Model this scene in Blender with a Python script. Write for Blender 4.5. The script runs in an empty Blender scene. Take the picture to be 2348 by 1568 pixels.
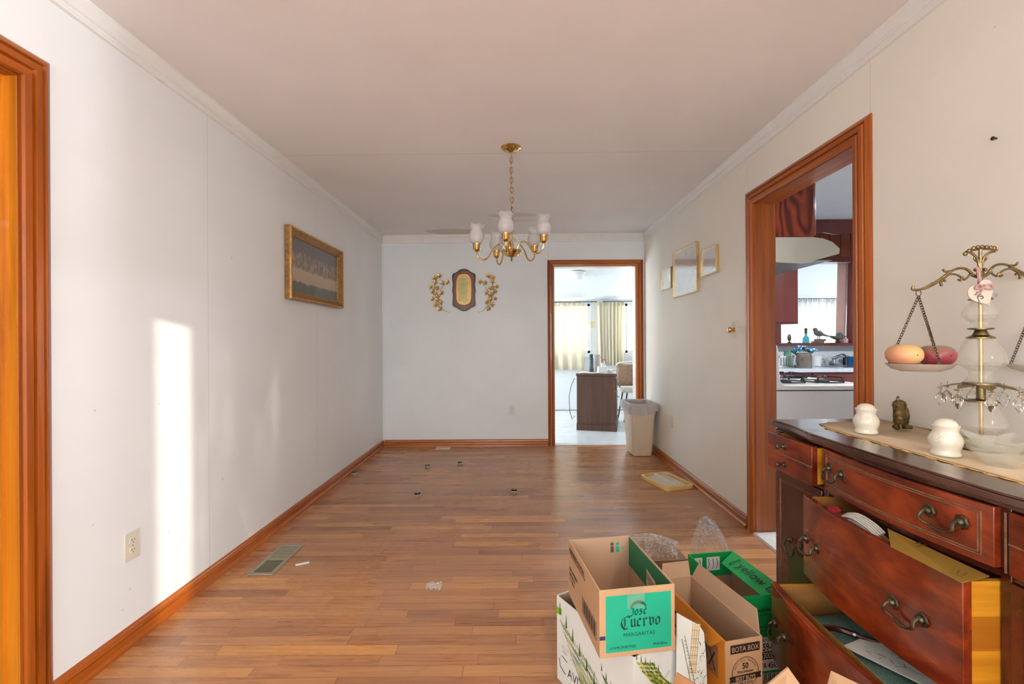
import bpy, math, random
from mathutils import Vector, Matrix
random.seed(7)
PI = math.pi
scene = bpy.context.scene
COL = scene.collection

# ------------------------------------------------------------------ camera
F = 1020.0                       # focal length in pixels of the 2348 px frame
CH = 1.2                         # camera height
cam_d = bpy.data.cameras.new('camera'); cam = bpy.data.objects.new('camera', cam_d); COL.objects.link(cam)
cam.location = (0, 0, CH); cam.rotation_euler = (PI/2, 0.0055, 0)
cam_d.sensor_width = 36; cam_d.sensor_fit = 'HORIZONTAL'; cam_d.lens = F/2348*36; cam_d.shift_x = -11/2348
cam_d.clip_start = 0.02; cam_d.clip_end = 200
scene.camera = cam
# ------------------------------------------------------------------ world, sun, daylight, exposure
w = bpy.data.worlds.new('sky'); scene.world = w; w.use_nodes = True
bg = w.node_tree.nodes['Background']; bg.inputs[0].default_value = (0.80, 0.90, 1.0, 1); bg.inputs[1].default_value = 2.0
vs = scene.view_settings
vs.view_transform = 'Standard'; vs.look = 'None'; vs.gamma = 1.0; vs.use_curve_mapping = False; vs.exposure = 0.46
SUN_DIR = Vector((-0.55, 1.0, -0.146)).normalized()
sd = bpy.data.lights.new('sun', 'SUN'); sd.energy = 3.8; sd.angle = 0.006; sd.color = (1.0, 0.93, 0.80)
so = bpy.data.objects.new('sun', sd); COL.objects.link(so); so.rotation_euler = SUN_DIR.to_track_quat('-Z', 'Y').to_euler(); so.location = (6, -8, 5)
def area(name, loc, direction, sx, sy, power, color):
    d = bpy.data.lights.new(name, 'AREA'); d.shape = 'RECTANGLE'; d.size = sx; d.size_y = sy; d.energy = power; d.color = color
    o = bpy.data.objects.new(name, d); COL.objects.link(o); o.location = loc
    o.rotation_euler = Vector(direction).to_track_quat('-Z', 'Y').to_euler(); return o
COOL = (0.86, 0.94, 1.0); NEUT = (0.86, 0.95, 1.0); WARM = (1.0, 0.82, 0.62)
area('daylight_rear_left', (-0.55, -3.34, 1.40), (0, 1, .22), 1.5, 1.5, 62, NEUT)
area('fill_living_right', (4.14, -1.7, 1.40), (-1, 0, .22), 2.0, 1.4, 68, NEUT)  # fill light at the added living area window
area('daylight_sunroom_a', (0.5, 7.93, 1.42), (0, -1, 0), 1.4, .8, 13, COOL)
area('daylight_sunroom_b', (2.4, 7.93, 1.42), (0, -1, 0), 1.2, .8, 26, COOL)
area('daylight_sunroom_c', (5.2, 7.93, 1.42), (0, -1, 0), 1.6, .8, 12, COOL)
area('fill_sunroom_left_end', (-2.34, 6.5, 1.35), (1, 0, 0.1), 1.6, 1.0, 90, COOL)  # fill light at an added, unseen end window
area('fill_sunroom_right_end', (7.14, 6.5, 1.35), (-1, 0, 0.1), 1.6, 1.0, 60, COOL)  # the same fill at the opposite added end window

# ------------------------------------------------------------------ pixel to place
def ray(px, py):
    u = px-1174; v = py-784; r = 0.0055
    return ((u - r*v - 11)/F, (v + r*u)/F)
def on_z(px, py, z=0.0):
    a, b = ray(px, py); Y = (CH-z)/b; return Vector((a*Y, Y, z))
def at(px, py, Y):
    a, b = ray(px, py); return Vector((a*Y, Y, CH-b*Y))
# room sizes
XL, XR, YB, H, T = -1.553, 1.477, 5.143, 2.443, 0.13
def ceil_z(x): return H + (x)*0.0045

# ------------------------------------------------------------------ colour and node helpers
def c(r, g, b):
    f = lambda s: (s/255/12.92) if s/255 <= .04045 else ((s/255+.055)/1.055)**2.4
    return (f(r), f(g), f(b), 1)
class N:
    def __init__(s, name):
        s.m = bpy.data.materials.new(name); s.m.use_nodes = True; s.t = s.m.node_tree; s.n = s.t.nodes; s.l = s.t.links
        s.b = s.n['Principled BSDF']; s.out = s.n['Material Output']
    def put(s, inp, val):
        if isinstance(val, bpy.types.NodeSocket): s.l.new(val, inp)
        elif val is not None: inp.default_value = val
    def math(s, op, a, b=None, cl=False):
        n = s.n.new('ShaderNodeMath'); n.operation = op; n.use_clamp = cl; s.put(n.inputs[0], a)
        if b is not None: s.put(n.inputs[1], b)
        return n.outputs[0]
    def pos(s):
        g = s.n.new('ShaderNodeTexCoord'); return g.outputs['Object']
    def xyz(s, v):
        n = s.n.new('ShaderNodeSeparateXYZ'); s.l.new(v, n.inputs[0]); return n.outputs
    def comb(s, x, y, z):
        n = s.n.new('ShaderNodeCombineXYZ'); s.put(n.inputs[0], x); s.put(n.inputs[1], y); s.put(n.inputs[2], z); return n.outputs[0]
    def map(s, v, scale, rot=(0, 0, 0)):
        n = s.n.new('ShaderNodeMapping'); s.l.new(v, n.inputs[0]); n.inputs['Scale'].default_value = scale; n.inputs['Rotation'].default_value = rot; return n.outputs[0]
    def noise(s, v, sc=1, det=4, dist=0, rough=.5):
        n = s.n.new('ShaderNodeTexNoise'); s.l.new(v, n.inputs['Vector']); n.inputs['Scale'].default_value = sc; n.inputs['Detail'].default_value = det
        n.inputs['Distortion'].default_value = dist; n.inputs['Roughness'].default_value = rough; return n.outputs['Fac']
    def wave(s, v, sc=1, dist=2, det=2, ds=1, d='X'):
        n = s.n.new('ShaderNodeTexWave'); n.bands_direction = d; s.l.new(v, n.inputs['Vector']); n.inputs['Scale'].default_value = sc
        n.inputs['Distortion'].default_value = dist; n.inputs['Detail'].default_value = det; n.inputs['Detail Scale'].default_value = ds; return n.outputs['Fac']
    def white(s, v):
        n = s.n.new('ShaderNodeTexWhiteNoise'); n.noise_dimensions = '1D'; s.put(n.inputs['W'], v); return n.outputs['Value']
    def ramp(s, f, stops):
        n = s.n.new('ShaderNodeValToRGB'); s.l.new(f, n.inputs[0]); e = n.color_ramp.elements
        e[0].position, e[0].color = stops[0]; e[1].position, e[1].color = stops[-1]
        for p, cc in stops[1:-1]:
            k = e.new(p); k.color = cc
        return n.outputs[0]
    def mix(s, f, a, b, mode='MIX'):
        n = s.n.new('ShaderNodeMix'); n.data_type = 'RGBA'; n.blend_type = mode; s.put(n.inputs[0], f); s.put(n.inputs[6], a); s.put(n.inputs[7], b); return n.outputs[2]
    def bump(s, h, st=.3, d=.002):
        n = s.n.new('ShaderNodeBump'); n.inputs['Strength'].default_value = st; n.inputs['Distance'].default_value = d
        s.l.new(h, n.inputs['Height']); s.l.new(n.outputs[0], s.b.inputs['Normal'])
    def set(s, col=None, rough=None, metal=None, spec=None, trans=None, coat=None, ior=None):
        for k, v in (('Base Color', col), ('Roughness', rough), ('Metallic', metal), ('Specular IOR Level', spec), ('Transmission Weight', trans), ('Coat Weight', coat), ('IOR', ior)):
            s.put(s.b.inputs[k], v)
        return s.m
MC = {}
def plain(name, col, rough=.5, metal=0, spec=.5, var=.06, sc=12, coat=0, bump=0):
    if name in MC: return MC[name]
    k = N(name); n = k.noise(k.pos(), sc, 3)
    dark = tuple(x*(1-var) for x in col[:3])+(1,); lite = tuple(min(1, x*(1+var)) for x in col[:3])+(1,)
    k.set(k.ramp(n, [(.3, dark), (.7, lite)]), rough, metal, spec, coat=coat)
    if bump: k.bump(n, bump, .001)
    MC[name] = k.m; return k.m
def wood(name, cols, axis='Y', rough=.35, scale=1.0, coat=.2, strength=1.0):
    if name in MC: return MC[name]
    k = N(name); s = {'X': (1.2, 28, 28), 'Y': (28, 1.2, 28), 'Z': (28, 28, 1.2)}[axis]
    v = k.map(k.pos(), tuple(a*scale for a in s)); n = k.noise(v, 1, 6, .6, .6)
    n2 = k.noise(k.map(k.pos(), tuple(a*scale*.25 for a in s)), 1, 2, .3)
    f = k.math('ADD', k.math('MULTIPLY', n, .6), k.math('MULTIPLY', n2, .4))
    k.set(k.ramp(f, [(.32, cols[0]), (.5, cols[1]), (.68, cols[2])]), rough, coat=coat); k.bump(n, .12, .0006)
    MC[name] = k.m; return k.m
def glass(name, col=(1, 1, 1, 1), rough=.03, bump=0, bs=120):
    if name in MC: return MC[name]
    k = N(name); k.set(col, rough, trans=1.0, ior=1.45)
    if bump:
        v = k.n.new('ShaderNodeTexVoronoi'); v.inputs['Scale'].default_value = bs; k.l.new(k.pos(), v.inputs['Vector']); k.bump(v.outputs['Distance'], bump, .002)
    MC[name] = k.m; return k.m
def thin(name, tint, alpha, rough=.05, tr=0.0, body=(1, 1, 1, 1), noise=0, ns=20):
    """clear thin sheet: transparent + gloss (+ some translucent body)"""
    if name in MC: return MC[name]
    k = N(name); t = k.n.new('ShaderNodeBsdfTransparent'); t.inputs[0].default_value = tint
    k.set(body, rough); last = k.b.outputs[0]
    if tr:
        tl = k.n.new('ShaderNodeBsdfTranslucent'); tl.inputs[0].default_value = body
        mx = k.n.new('ShaderNodeMixShader'); mx.inputs[0].default_value = tr; k.l.new(last, mx.inputs[1]); k.l.new(tl.outputs[0], mx.inputs[2]); last = mx.outputs[0]
    m = k.n.new('ShaderNodeMixShader'); k.l.new(t.outputs[0], m.inputs[1]); k.l.new(last, m.inputs[2])
    if noise:
        n = k.noise(k.pos(), ns, 5, 1.5); k.put(m.inputs[0], k.math('ADD', k.math('MULTIPLY', k.math('SUBTRACT', n, .5), noise), alpha, True)); k.bump(n, .5, .004)
    else: m.inputs[0].default_value = alpha
    k.l.new(m.outputs[0], k.out.inputs[0]); MC[name] = k.m; return k.m

# ------------------------------------------------------------------ mesh builder
def V(*a): return Vector(a)
_txt = {}
def text_geo(s, bold=0.0):
    if (s, bold) in _txt: return _txt[(s, bold)]
    cu = bpy.data.curves.new('t', 'FONT'); cu.body = s; cu.size = 1; cu.offset = bold; cu.resolution_u = 3; cu.fill_mode = 'FRONT'
    o = bpy.data.objects.new('t', cu); COL.objects.link(o); bpy.context.view_layer.update()
    me = o.evaluated_get(bpy.context.evaluated_depsgraph_get()).to_mesh()
    r = ([v.co.copy() for v in me.vertices], [tuple(p.vertices) for p in me.polygons])
    bpy.data.objects.remove(o); bpy.data.curves.remove(cu); _txt[(s, bold)] = r; return r
class MB:
    def __init__(s): s.v = []; s.f = []; s.M = None
    def add(s, vs, fs):
        k = len(s.v)
        for p in vs:
            p = Vector(p); s.v.append(s.M @ p if s.M else p)
        s.f += [tuple(i+k for i in f) for f in fs]; return s
    def box(s, x0, x1, y0, y1, z0, z1):
        return s.hexa([(x0, y0, z0), (x1, y0, z0), (x1, y1, z0), (x0, y1, z0), (x0, y0, z1), (x1, y0, z1), (x1, y1, z1), (x0, y1, z1)])
    def hexa(s, p): return s.add(p, [(0, 3, 2, 1), (4, 5, 6, 7), (0, 1, 5, 4), (1, 2, 6, 5), (2, 3, 7, 6), (3, 0, 4, 7)])
    def slab(s, q, t):
        """quad of four points thickened by t along its normal"""
        q = [Vector(p) for p in q]; n = (q[1]-q[0]).cross(q[3]-q[0]).normalized()*t
        return s.hexa([p for p in q]+[p+n for p in q])
    def prism(s, poly, a, b, fr=None):
        """poly 2d extruded from a to b; fr = (origin, ux, uy, n)"""
        o, ux, uy, n = fr or (V(0, 0, 0), V(1, 0, 0), V(0, 1, 0), V(0, 0, 1)); k = len(poly)
        vs = [o+ux*p[0]+uy*p[1]+n*a for p in poly]+[o+ux*p[0]+uy*p[1]+n*b for p in poly]
        return s.add(vs, [tuple(range(k))[::-1], tuple(range(k, 2*k))]+[(i, (i+1) % k, (i+1) % k+k, i+k) for i in range(k)])
    def lathe(s, prof, o=(0, 0, 0), seg=24, mod=None, sx=1, sy=1):
        """profile of (radius, z)"""
        k = len(s.v); o = Vector(o); vs = []
        for j, (r, z) in enumerate(prof):
            for i in range(seg):
                a = 2*PI*i/seg; rr, zz = (r, z) if not mod else mod(r, z, a, j/(len(prof)-1))
                vs.append(o+V(rr*math.cos(a)*sx, rr*math.sin(a)*sy, zz))
        fs = [(j*seg+i, j*seg+(i+1) % seg, (j+1)*seg+(i+1) % seg, (j+1)*seg+i) for j in range(len(prof)-1) for i in range(seg)]
        n = len(prof)-1
        if prof[0][0] > 1e-5 and prof[0] != prof[-1]: fs.append(tuple(range(seg))[::-1])
        if prof[n][0] > 1e-5 and prof[0] != prof[-1]: fs.append(tuple(range(n*seg, n*seg+seg)))
        return s.add(vs, fs)
    def open_lathe(s, prof, **k):
        return s.lathe([(max(r, 0), z) for r, z in prof]+[prof[0]], **k)
    def ball(s, o, rx, ry=None, rz=None, seg=16):
        ry = ry or rx; rz = rz or rx; n = seg//2
        return s.lathe([(max(1e-6, math.sin(PI*j/n))*rx, -math.cos(PI*j/n)*rz) for j in range(n+1)], o, seg, sy=ry/rx)
    def tube(s, pts, r, seg=8, closed=False):
        pts = [Vector(p) for p in pts]; n = len(pts); vs = []; up = V(0, 0, 1)
        rs = r if isinstance(r, (list, tuple)) else [r]*n; prev = None
        if len(rs) != n: m_ = len(rs)-1; rs = [rs[int(i*m_/(n-1))]+(rs[min(m_, int(i*m_/(n-1))+1)]-rs[int(i*m_/(n-1))])*((i*m_/(n-1))%1) for i in range(n)]
        for i, p in enumerate(pts):
            if closed: d = (pts[(i+1) % n]-pts[i-1]).normalized()
            else: d = (pts[min(i+1, n-1)]-pts[max(i-1, 0)]).normalized()
            if prev is None: a = d.cross(up if abs(d.z) < .95 else V(1, 0, 0)).normalized()
            else: a = (prev-d*prev.dot(d)).normalized()
            prev = a; b = d.cross(a)
            for k in range(seg):
                t = 2*PI*k/seg; vs.append(p+(a*math.cos(t)+b*math.sin(t))*rs[i])
        m = n if closed else n-1
        fs = [(i*seg+k, i*seg+(k+1) % seg, ((i+1) % n)*seg+(k+1) % seg, ((i+1) % n)*seg+k) for i in range(m) for k in range(seg)]
        if not closed: fs += [tuple(range(seg))[::-1], tuple(range((n-1)*seg, n*seg))]
        return s.add(vs, fs)
    def grid(s, fn, nu, nv, t=0):
        vs = [Vector(fn(i/nu, j/nv)) for j in range(nv+1) for i in range(nu+1)]
        fs = [(j*(nu+1)+i, j*(nu+1)+i+1, (j+1)*(nu+1)+i+1, (j+1)*(nu+1)+i) for j in range(nv) for i in range(nu)]
        return s.add(vs, fs)
    def chain(s, p0, p1, L=.012, W=.008, r=.0012, seg=5):
        p0 = Vector(p0); p1 = Vector(p1); d = p1-p0; n = max(2, int(d.length/(L*.72))); d.normalize(); step = (p1-p0).length/n
        a = d.cross(V(0, 1, 0)).normalized(); b = d.cross(a)
        for i in range(n):
            cc = p0+d*step*(i+.5); e = a if i % 2 else b
            s.tube([cc+d*math.cos(t)*L/2+e*math.sin(t)*W/2 for t in [2*PI*k/10 for k in range(10)]], r, seg, True)
        return s
    def text(s, string, size, fr, x, y, align='L', bold=0, sx=1, ang=0, off=.0006):
        vs, fs = text_geo(string, bold)
        if not vs: return s
        w_ = max(p.x for p in vs); dx = {'L': 0, 'C': -w_/2, 'R': -w_}[align]; o, ux, uy, n = fr; ca, sa = math.cos(ang), math.sin(ang)
        out = []
        for p in vs:
            a = (p.x+dx)*size*sx; b = p.y*size; out.append(o+ux*(x+a*ca-b*sa)+uy*(y+a*sa+b*ca)+n*off)
        return s.add(out, fs)
    def flat(s, poly, fr, off=.0006):
        o, ux, uy, n = fr; return s.add([o+ux*p[0]+uy*p[1]+n*off for p in poly], [tuple(range(len(poly)))])
    def rect(s, fr, x0, y0, x1, y1, off=.0006): return s.flat([(x0, y0), (x1, y0), (x1, y1), (x0, y1)], fr, off)
    def frame(s, fr, x0, y0, x1, y1, t, off=.0006):
        for r in ((x0, y0, x1, y0+t), (x0, y1-t, x1, y1), (x0, y0+t, x0+t, y1-t), (x1-t, y0+t, x1, y1-t)): s.rect(fr, *r, off=off)
        return s
    def pen(s, fr, pts, nib=.004, ang=.7, off=.0006):
        nx, ny = math.cos(ang)*nib/2, math.sin(ang)*nib/2
        for (x0, y0), (x1, y1) in zip(pts, pts[1:]):
            s.flat([(x0-nx, y0-ny), (x0+nx, y0+ny), (x1+nx, y1+ny), (x1-nx, y1-ny)], fr, off)
        return s
    def obj(s, name, m, parent=None, bevel=0, smooth=40, label=None, seg=2):
        me = bpy.data.meshes.new(name); me.from_pydata([tuple(p) for p in s.v], [], s.f); me.update()
        o = bpy.data.objects.new(name, me); COL.objects.link(o); me.materials.append(m)
        import bmesh
        b = bmesh.new(); b.from_mesh(me); bmesh.ops.recalc_face_normals(b, faces=b.faces); b.to_mesh(me); b.free()
        if smooth:
            me.shade_smooth(); me.set_sharp_from_angle(angle=math.radians(smooth))
        if parent: o.parent = parent
        if bevel:
            bv = o.modifiers.new('bevel', 'BEVEL'); bv.width = bevel; bv.segments = seg; bv.limit_method = 'ANGLE'; bv.angle_limit = .7
        if label: o['label'] = label
        return o
def thing(name, label, cat, loc=(0, 0, 0), rz=0, group=None, rot=None):
    o = bpy.data.objects.new(name, None); COL.objects.link(o); o.location = loc; o.rotation_euler = rot or (0, 0, rz); o.empty_display_size = .05
    return tag(o, label, cat, group)
def tag(o, label, cat, group=None):
    o['label'] = label; o['category'] = cat
    if group: o['group'] = group
    return o
def struct(o): o['kind'] = 'structure'; return o
def dup(root, loc, rz=None, label=None):
    r = root.copy(); COL.objects.link(r); r.location = loc
    if rz is not None: r.rotation_euler = (0, 0, rz)
    if label: r['label'] = label
    for ch in list(root.children):
        k = ch.copy(); COL.objects.link(k); k.parent = r
        for g in ch.children:
            d = g.copy(); COL.objects.link(d); d.parent = k
    return r
FR_XZ = lambda o: (Vector(o), V(1, 0, 0), V(0, 0, 1), V(0, -1, 0))      # faces -Y

# ------------------------------------------------------------------ materials
def wall_mat(name, col, seams=(), axis=1, rough=.42):
    k = N(name); p = k.pos(); n = k.noise(p, 1.3, 5, .4); n2 = k.noise(p, 60, 2)
    d = tuple(x*.955 for x in col[:3])+(1,); l = tuple(min(1, x*1.03) for x in col[:3])+(1,)
    cc = k.ramp(n, [(.3, d), (.7, l)])
    q = k.xyz(p)
    for sx in seams:
        a = k.math('LESS_THAN', k.math('ABSOLUTE', k.math('SUBTRACT', q[axis], sx)), .0016); cc = k.mix(k.math('MULTIPLY', a, .28), cc, (.25, .23, .2, 1))
    sp = k.math('GREATER_THAN', k.noise(p, 34, 1), .80); cc = k.mix(k.math('MULTIPLY', sp, .35), cc, (.3, .28, .25, 1))
    k.set(cc, rough, spec=.4); k.bump(k.noise(p, 9, 6, 1.5, .65), .10, .006); return k.m
M_wl = wall_mat('painted wall', c(240, 241, 241), (-.2, 1.02, 2.24, 3.46, 4.68))
M_wr = wall_mat('painted wall cream', c(242, 236, 225), (1.852, 2.84))
M_wb = wall_mat('painted wall far', c(238, 242, 244), (-1.54, .37, 1.46), 0)
M_white = plain('white paint', c(226, 225, 222), .4, var=.02)
M_crown = plain('moulding paint', c(238, 236, 232), .4, var=.02)
def ceiling_mat():
    k = N('ceiling paint'); p = k.pos(); q = k.xyz(p); n = k.noise(p, 1.1, 5, .5)
    cc = k.ramp(n, [(.3, c(243, 241, 240)), (.7, c(250, 248, 247))])
    nn = k.noise(k.map(p, (2, 9, 1)), 1.6, 4, .5)
    for (x, y, rx, ry, s) in ((-.72, 4.98, .30, .12, .55), (-.02, 4.36, .26, .07, .4), (.06, 4.55, .2, .05, .3)):
        dx = k.math('POWER', k.math('DIVIDE', k.math('SUBTRACT', q[0], x), rx), 2.0); dy = k.math('POWER', k.math('DIVIDE', k.math('SUBTRACT', q[1], y), ry), 2.0)
        e = k.math('ADD', k.math('ADD', dx, dy), k.math('MULTIPLY', k.math('SUBTRACT', nn, .5), 2.2)); f = k.math('MULTIPLY', k.math('LESS_THAN', e, 1.0), s)
        cc = k.mix(f, cc, c(196, 181, 160))
    a = k.math('LESS_THAN', k.math('ABSOLUTE', k.math('SUBTRACT', q[1], 2.93)), .003); cc = k.mix(k.math('MULTIPLY', a, .25), cc, c(150, 145, 140))
    k.set(cc, .6, spec=.3); return k.m
M_ceil = ceiling_mat()
def floor_mat():
    k = N('oak strip floor'); p = k.pos(); q = k.xyz(p); PW = .057
    ry = k.math('DIVIDE', q[1], PW); row = k.math('FLOOR', ry); r1 = k.white(row); r2 = k.white(k.math('ADD', row, 71.3))
    ln = k.math('ADD', k.math('MULTIPLY', r2, .45), .35); cx = k.math('DIVIDE', k.math('ADD', q[0], k.math('MULTIPLY', r1, 5.0)), ln); colf = k.math('FLOOR', cx)
    idv = k.math('ADD', k.math('MULTIPLY', row, 13.37), k.math('MULTIPLY', colf, 5.71)); r = k.white(idv)
    base = k.ramp(r, [(0, c(134, 80, 50)), (.14, c(164, 106, 68)), (.45, c(184, 124, 78)), (.8, c(198, 138, 84)), (1, c(222, 154, 80))])
    gv = k.comb(k.math('MULTIPLY', q[0], 2.6), k.math('MULTIPLY', q[1], 55), k.math('MULTIPLY', r, 40)); g = k.noise(gv, 1, 6, .7, .62)
    cc = k.mix(.36, base, k.ramp(g, [(.32, c(108, 66, 40)), (.5, c(190, 130, 82)), (.7, c(218, 166, 110))]))
    # worn and greyish traffic area, dark scuffs
    wv = k.noise(p, .9, 5, .8, .6); cc = k.mix(k.math('MULTIPLY', k.ramp(wv, [(.42, (0, 0, 0, 1)), (.62, (1, 1, 1, 1))]), .28), cc, c(156, 128, 112))
    sv = k.noise(k.map(p, (3, 9, 1)), 1.7, 6, 1.2, .65); cc = k.mix(k.math('MULTIPLY', k.ramp(sv, [(.60, (0, 0, 0, 1)), (.74, (1, 1, 1, 1))]), .38), cc, c(112, 74, 50))
    fy = k.math('FRACT', ry); fx = k.math('FRACT', cx)
    gap = k.math('MAXIMUM', k.math('LESS_THAN', fy, .035), k.math('LESS_THAN', fx, .004)); cc = k.mix(k.math('MULTIPLY', gap, .55), cc, c(70, 40, 26))
    rr = k.math('ADD', k.math('MULTIPLY', wv, .22), k.math('MULTIPLY', g, .16)); k.set(cc, k.math('ADD', rr, .10), spec=.5, coat=.15); k.b.inputs['Coat Roughness'].default_value = .3
    k.bump(k.math('SUBTRACT', k.math('MULTIPLY', g, .2), gap), .25, .001); return k.m
M_floor = floor_mat()
TR = [c(122, 54, 8), c(166, 82, 12), c(190, 106, 26)]
M_trimY = wood('stained trim along', TR, 'Y', .3, coat=.2)
M_trimX = wood('stained trim across', [c(150, 80, 28), c(182, 104, 44), c(202, 128, 64)], 'X', .3, coat=.4)
M_trimZ = wood('stained trim upright', TR, 'Z', .3, coat=.2)
M_jamb = wood('stained jamb', [c(120, 56, 10), c(164, 84, 16), c(188, 104, 28)], 'Z', .3, coat=.4)
M_lit_jamb = wood('lit jamb stain', [c(176, 98, 20), c(218, 134, 28), c(236, 160, 52)], 'Z', .3, coat=.4)  # brighter copy of the jamb stain, daylight on it put into the colour
M_brass = plain('polished brass', c(216, 182, 118), .16, 1, var=.08, sc=30)
M_antique = plain('antique brass', c(140, 124, 88), .38, 1, var=.35, sc=60)
M_bronze = plain('dark bronze', c(98, 88, 68), .42, .85, var=.4, sc=70)
M_black = plain('black', c(24, 24, 26), .4)
M_dark = plain('dark void', c(22, 20, 19), .8)
M_ivory = plain('ivory plastic', c(222, 214, 196), .35, var=.02)
M_kraft = plain('kraft board', c(196, 156, 118), .75, var=.05, sc=6)
M_kraft_in = plain('kraft board inside', c(186, 152, 122), .8, var=.05, sc=6)
M_ink = plain('black ink', c(38, 30, 26), .7)
M_winpane = thin('window glass', (1, 1, 1, 1), .06, .02)

# ================================================================== SETTING
YR = -3.2                        # rear wall of the living area behind the camera
XLR = 4.0                        # its right side
b = MB(); b.box(XL-T, XLR+T, YR-T, 1.0, -.06, 0); b.box(XL-T, XR+.02, 1.0, YB+.03, -.06, 0); struct(b.obj('floor', M_floor, smooth=0))
b = MB()
def ceil_piece(x0, x1, y0, y1):
    b.hexa([(x0, y0, ceil_z(x0)), (x1, y0, ceil_z(x1)), (x1, y1, ceil_z(x1)), (x0, y1, ceil_z(x0)), (x0, y0, 2.56), (x1, y0, 2.56), (x1, y1, 2.56), (x0, y1, 2.56)])
ceil_piece(XL-T, XR+T*.5, YR-T, YB+T*.5); ceil_piece(XR+T*.5, XLR+T, YR-T, .2); struct(b.obj('ceiling', M_ceil, smooth=0))
# left wall with the doorway near the camera
LY0, LY1, DH = .535, 1.385, 2.04
b = MB(); b.box(XL-T, XL, YR-T, LY0, 0, 2.5); b.box(XL-T, XL, LY1, YB+T, 0, 2.5); b.box(XL-T, XL, LY0, LY1, DH, 2.5); struct(b.obj('wall_left', M_wl, smooth=0))
# right wall with the kitchen doorway
RY0, RY1 = 1.931, 2.76
b = MB(); b.box(XR, XR+T, .07, RY0, 0, 2.5); b.box(XR, XR+T, RY1, YB+T, 0, 2.5); b.box(XR, XR+T, RY0, RY1, 2.05, 2.5); struct(b.obj('wall_right', M_wr, smooth=0))
# back wall with the sunroom doorway
BX0, BX1 = .434, 1.376
b = MB(); b.box(XL, BX0, YB, YB+T, 0, 2.5); b.box(BX1, XR, YB, YB+T, 0, 2.5); b.box(BX0, BX1, YB, YB+T, 2.07, 2.5); struct(b.obj('wall_back', M_wb, smooth=0))
# living area walls behind the camera
b = MB(); b.box(XR+T, XLR+T, .07, .2, 0, 2.5); struct(b.obj('wall_living_front', M_wr, smooth=0))
RW0, RW1 = -2.7, -.7
b = MB(); b.box(XLR, XLR+T, YR-T, RW0, 0, 2.5); b.box(XLR, XLR+T, RW1, .07, 0, 2.5); b.box(XLR, XLR+T, RW0, RW1, 0, .72); b.box(XLR, XLR+T, RW0, RW1, 2.1, 2.5); struct(b.obj('wall_living_right', M_wr, smooth=0))
b = MB()
for y0, y1, z0, z1 in ((RW0, RW0+.04, .72, 2.1), (RW1-.04, RW1, .72, 2.1), (RW0, RW1, .72, .76), (RW0, RW1, 2.06, 2.1), (-1.72, -1.68, .72, 2.1)): b.box(XLR+.05, XLR+.10, y0, y1, z0, z1)
wf = struct(b.obj('window_3', M_white)); pb = MB(); pb.box(XLR+.074, XLR+.078, RW0+.01, RW1-.01, .73, 2.09); pb.obj('pane', M_winpane, wf)  # unseen window, added so its daylight reaches the left wall
wins = [(-1.3, .2), (.8, 1.9)]; WZ0, WZ1 = .72, 2.1
b = MB(); xs = [XL-T]+[x for wn in wins for x in wn]+[XLR+T]
for i in range(0, len(xs), 2): b.box(xs[i], xs[i+1], YR-T, YR, 0, 2.5)
for x0, x1 in wins: b.box(x0, x1, YR-T, YR, 0, WZ0); b.box(x0, x1, YR-T, YR, WZ1, 2.5)
struct(b.obj('wall_rear', M_wl, smooth=0))
for i, (x0, x1) in enumerate(wins):
    b = MB(); y0, y1 = YR-.1, YR-.05; s_ = .035
    b.box(x0, x0+s_, y0, y1, WZ0, WZ1); b.box(x1-s_, x1, y0, y1, WZ0, WZ1); b.box(x0, x1, y0, y1, WZ0, WZ0+s_); b.box(x0, x1, y0, y1, WZ1-s_, WZ1)
    if i != 1: b.box(x0, x1, y0, y1, 1.39, 1.43); b.box((x0+x1)/2-.015, (x0+x1)/2+.015, y0, y1, WZ0, WZ1)
    wf = struct(b.obj('window_%d' % (i+1), M_white)); pb = MB(); pb.box(x0+.01, x1-.01, YR-.078, YR-.074, WZ0+.01, WZ1-.01); pb.obj('pane', M_winpane, wf)
# curtains of the rear window: a gap lets a strip of sun onto the left wall
M_drape = thin('heavy drape', (1, 1, 1, 1), 1.0, .8, .35, c(214, 200, 170))
def sheer_mat():
    k = N('sheer curtain'); p = k.pos(); t = k.n.new('ShaderNodeBsdfTransparent'); k.set(c(235, 232, 225), .8)
    tl = k.n.new('ShaderNodeBsdfTranslucent'); tl.inputs[0].default_value = c(235, 232, 225); m0 = k.n.new('ShaderNodeMixShader'); m0.inputs[0].default_value = .5
    k.l.new(k.b.outputs[0], m0.inputs[1]); k.l.new(tl.outputs[0], m0.inputs[2])
    f = k.ramp(k.noise(k.map(p, (16, 16, 1.6)), 1, 4, .4), [(.34, (.5, .5, .5, 1)), (.5, (.86, .86, .86, 1)), (.75, (.99, .99, .99, 1))])
    m = k.n.new('ShaderNodeMixShader'); k.put(m.inputs[0], f); k.l.new(t.outputs[0], m.inputs[1]); k.l.new(m0.outputs[0], m.inputs[2]); k.l.new(m.outputs[0], k.out.inputs[0]); return k.m
M_sheer = sheer_mat()
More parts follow.
